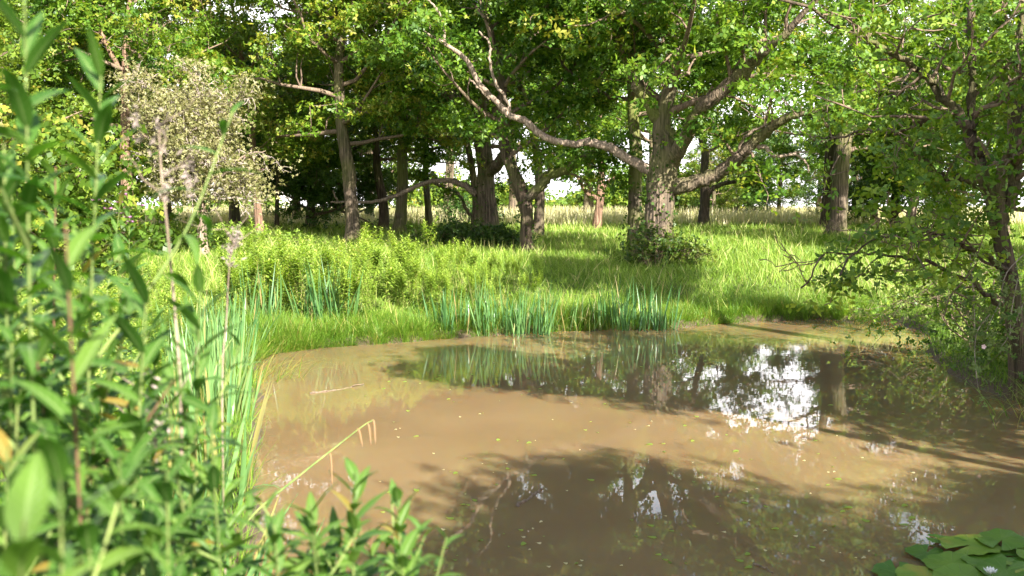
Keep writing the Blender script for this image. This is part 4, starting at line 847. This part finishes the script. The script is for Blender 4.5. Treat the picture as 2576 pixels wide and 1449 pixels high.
rq = np.random.default_rng(345)
for q, (u, v, Y) in enumerate([(30, 480, 2.6), (140, 420, 2.9), (210, 620, 2.4), (300, 620, 2.8), (20, 760, 2.2), (90, 880, 1.9), (390, 860, 2.7), (440, 980, 2.9), (330, 1000, 2.3), (240, 1080, 2.0), (20, 1120, 1.6), (560, 1180, 2.9), (480, 1250, 2.2), (600, 1330, 2.6), (370, 1330, 1.7), (220, 1300, 1.5), (850, 1370, 2.4), (930, 1330, 2.7)]):
    bh("green willowherb filling the crowd of weeds in the left foreground", (u, v), Y, u + rq.uniform(-30, 30), max(v + 500, 1500), 30, .13, .034, 350 + q, red=q % 4 == 1, shoots=4, tone=(.5, .2))
# dead stem with seed fluff
rng = np.random.default_rng(400)
def dead_stem(label, pts, Y, r, heads):
    P = np.array([at(u, v, Y) for u, v in pts]); zb = gz(P[0][0], P[0][1]); P = np.vstack([[P[0][0], P[0][1], zb - .02], P])
    root = empty("dead_stem", (P[0][0], P[0][1], zb), label, "dead stem"); L = smooth_line(P, 40); tb = Tubes(); tb.add(L, np.linspace(r, r * .35, 40), 7, .15, rng)
    for q in range(5):
        k = rng.integers(26, 38); tb.add(wander(L[k], unit(np.array([rng.normal(), rng.normal() * .3, 1.3])), rng.uniform(.06, .16), 4, rng, .25), np.linspace(r * .4, .0008, 5), 4)
    tb.build("stem", M['dead_wood'], root, root.location)
    for (u, v, sz) in heads:
        c = at(u, v, Y); n = 34; V, F, T = kites(c + rng.normal(size=(n, 3)) * sz * np.array([.3, .3, .8]), rng, .016, .005, .2); mesh_obj("seed_head", V, F, M['fluff'], root, loc=root.location)
dead_stem("dead brown willowherb stem with grey seed fluff", [(462, 1449), (455, 1000), (438, 760), (420, 560), (405, 420), (400, 310)], 1.9, .0042, [(400, 330, .03), (345, 310, .02), (475, 440, .03), (415, 470, .02)])
dead_stem("short dead stem with a withered pinkish spike", [(440, 1449), (410, 1300), (395, 1180), (392, 1020)], 1.7, .0042, [(395, 1040, .04), (398, 1100, .03)])
dead_stem("thin dead stalk with a fluffy head over the weeds", [(560, 1100), (570, 800), (580, 640), (595, 600)], 2.6, .003, [(585, 620, .03), (580, 640, .03), (598, 600, .015)])

# ------------------------------------------------------------------ dog rose
rng = np.random.default_rng(500)
root = empty("dog_rose", (6.1, 11.2, gz(6.1, 11.2)), "sunlit dog rose spray hanging before the forked hawthorn", "rose"); tb = Tubes(); C = []
for pts in [[(2575, 640), (2530, 690), (2515, 760), (2495, 800), (2470, 860)], [(2490, 790), (2460, 830), (2452, 880), (2456, 940), (2462, 985)], [(2560, 700), (2545, 780), (2540, 850)], [(2576, 760), (2545, 830), (2520, 870), (2500, 870)], [(2440, 640), (2450, 760), (2453, 850)]]:
    L = smooth_line(np.array([at(u, v, 10.9) for u, v in pts]), 14); tb.add(L, np.linspace(.007, .003, 14), 5)
    for k in range(1, 14):
        for _ in range(2): C.append(L[k] + rng.normal(size=3) * .06)
tb.build("stem", M['pale_twig'], root, root.location)
V, F, T = leaf_crown(np.array(C), .10, 9, rng, .045, .032, .8); mesh_obj("foliage", V, F, M['rose_leaf'], root, T, loc=root.location)
for (u, v) in [(2474, 872)]:
    c = at(u, v, 10.8); n = 5; a = np.arange(n) * 1.257; V, F, per = blades(np.repeat(c[None], n, 0), np.stack([np.cos(a), np.full(n, -.4), np.sin(a)], 1), np.stack([0 * a, -np.ones(n), 0 * a], 1), .03, .03, .2, 3, 'leaf'); mesh_obj("flower", V, F, M['pale_pink'], root, loc=root.location)

# ------------------------------------------------------------------ lily pads
rng = np.random.default_rng(600)
def pad(x, y, r, rz, tilt, z, label):
    k = 40; a = np.linspace(.16, 2 * math.pi - .16, k); rr = r * (1 + .03 * np.sin(a * 9 + rng.uniform(0, 6)) + .02 * rng.normal(size=k)); V = [(0, 0, 0)]
    for f in (.5, 1.0):
        for i_ in range(k): V.append((math.cos(a[i_]) * rr[i_] * f * 1.12, math.sin(a[i_]) * rr[i_] * f * .95, (.003 * f + f * f * .010 * math.sin(3 * a[i_] + rz) + (.004 * math.sin(11 * a[i_]) if f == 1 else 0)) * r / .18))
    F3 = [(0, 1 + i_, 2 + i_) for i_ in range(k - 1)]; F4 = [(1 + i_, 1 + k + i_, 2 + k + i_, 2 + i_) for i_ in range(k - 1)]
    o = mesh_obj("lily_pad", np.array(V, float), [np.array(F3), np.array(F4)], M['lily'], tone=np.full(len(F3) + len(F4), rng.uniform(.3, .97)), smooth=True)
    o.location = (x, y, z); o.rotation_euler = (rng.normal(0, tilt), rng.normal(0, tilt), rz); tag(o, label, "lily pad", "lily pads at the lower right"); return o
def wat(u, v):
    d = ray(u, v); return d[0] * (-EYE / d[2]), d[1] * (-EYE / d[2])
pads = [(u_, v_, r_ * .86) for u_, v_, r_ in [(2262, 1425, .19), (2330, 1375, .16), (2395, 1408, .21), (2440, 1362, .22), (2520, 1352, .20), (2570, 1380, .22), (2490, 1400, .19), (2330, 1440, .2), (2420, 1448, .2), (2530, 1430, .21), (2600, 1420, .2), (2610, 1350, .2),
        (2640, 1390, .2), (2360, 1480, .2), (2460, 1490, .2), (2560, 1480, .2), (2260, 1490, .19), (2650, 1450, .21), (2380, 1350, .13)]]
for q, (u, v, r) in enumerate(pads):
    x, y = wat(u, v + 24); pad(x, y, r, rng.uniform(0, 6.28), .035, .014 + .009 * (q % 5), "green lily pad overlapping others at the lower right of the pond")
x, y = wat(2490, 1470); root = empty("water_lily", (x, y, .03), "white water lily flower among the pads at the bottom edge", "water lily")
for ring, (n, l, tl) in enumerate([(8, .055, .5), (8, .05, 1.1), (6, .04, 2.2)]):
    a = np.arange(n) * 2 * math.pi / n + ring * .4; V, F, per = blades(np.repeat(np.array([[0, 0, .03]]), n, 0), np.stack([np.cos(a), np.sin(a), np.full(n, tl)], 1), np.stack([-np.cos(a) * tl, -np.sin(a) * tl, np.ones(n)], 1), l, .024, -.5, 5, 'leaf', fold=.3); mesh_obj("petals", V, F, M['white'], root, smooth=True)
a = np.arange(14) * .45; V, F, per = blades(np.repeat(np.array([[0, 0, .035]]), 14, 0), np.stack([np.cos(a) * .4, np.sin(a) * .4, np.ones(14)], 1), np.stack([-np.cos(a), -np.sin(a), .4 + 0 * a], 1), .02, .004, .2, 2); mesh_obj("stamens", V, F, M['yellow'], root)

# ------------------------------------------------------------------ things afloat
def stick(label, pts, r, z0=.0, forks=()):
    P = np.array([(*wat(u, v), z0 + h) for u, v, h in pts]); root = empty("floating_stick", P[0], label, "stick"); tb = Tubes(); L = smooth_line(P, 16); L[1:-1] += rng.normal(size=(14, 3)) * r * .5; tb.add(L, np.linspace(r, r * .5, 16), 6, .2, rng)
    for f in forks:
        Q = np.array([(*wat(u, v), z0 + h) for u, v, h in f]); tb.add(smooth_line(Q, 6), np.linspace(r * .5, r * .2, 6), 5)
    tb.build("stick", M['twig'], root, P[0])
stick("straight stick floating on the sunlit brown water", [(780, 990, .0), (850, 980, .0), (915, 968, .01)], .012)
stick("bent pale branch lying in the near shaded water", [(1300, 1276, -.005), (1335, 1250, .005), (1362, 1231, .0)], .014)
stick("pale twig at the bottom edge of the dark water", [(1895, 1420, .0), (1920, 1430, .01), (1945, 1442, .0)], .008)
leafy = []
for q in range(250):
    u, v = rng.uniform(900, 2350), rng.uniform(900, 1440); x, y = wat(u, v); r = rng.uniform(.010, .022)
    if q < 3:
        a = np.linspace(0, 6.28, 9)[:-1]; V = np.stack([np.cos(a) * r * 1.4, np.sin(a) * r * .8, .003 * np.sin(2 * a)], 1); leafy.append(mesh_obj("floating_leaf", V, np.arange(8)[None], M[['straw', 'lime_leaf', 'herb_leaf'][q]], tone=[.6])); o = leafy[-1]
    else:
        o = leafy[q % 3].copy(); COL.objects.link(o)
    o.location = (x, y, .006); o.rotation_euler = (0, 0, rng.uniform(0, 6)); o.scale = (rng.uniform(.6, 1.4),) * 3
    tag(o, "tiny fallen leaf floating on the brown water", "leaf", "fallen leaves afloat")
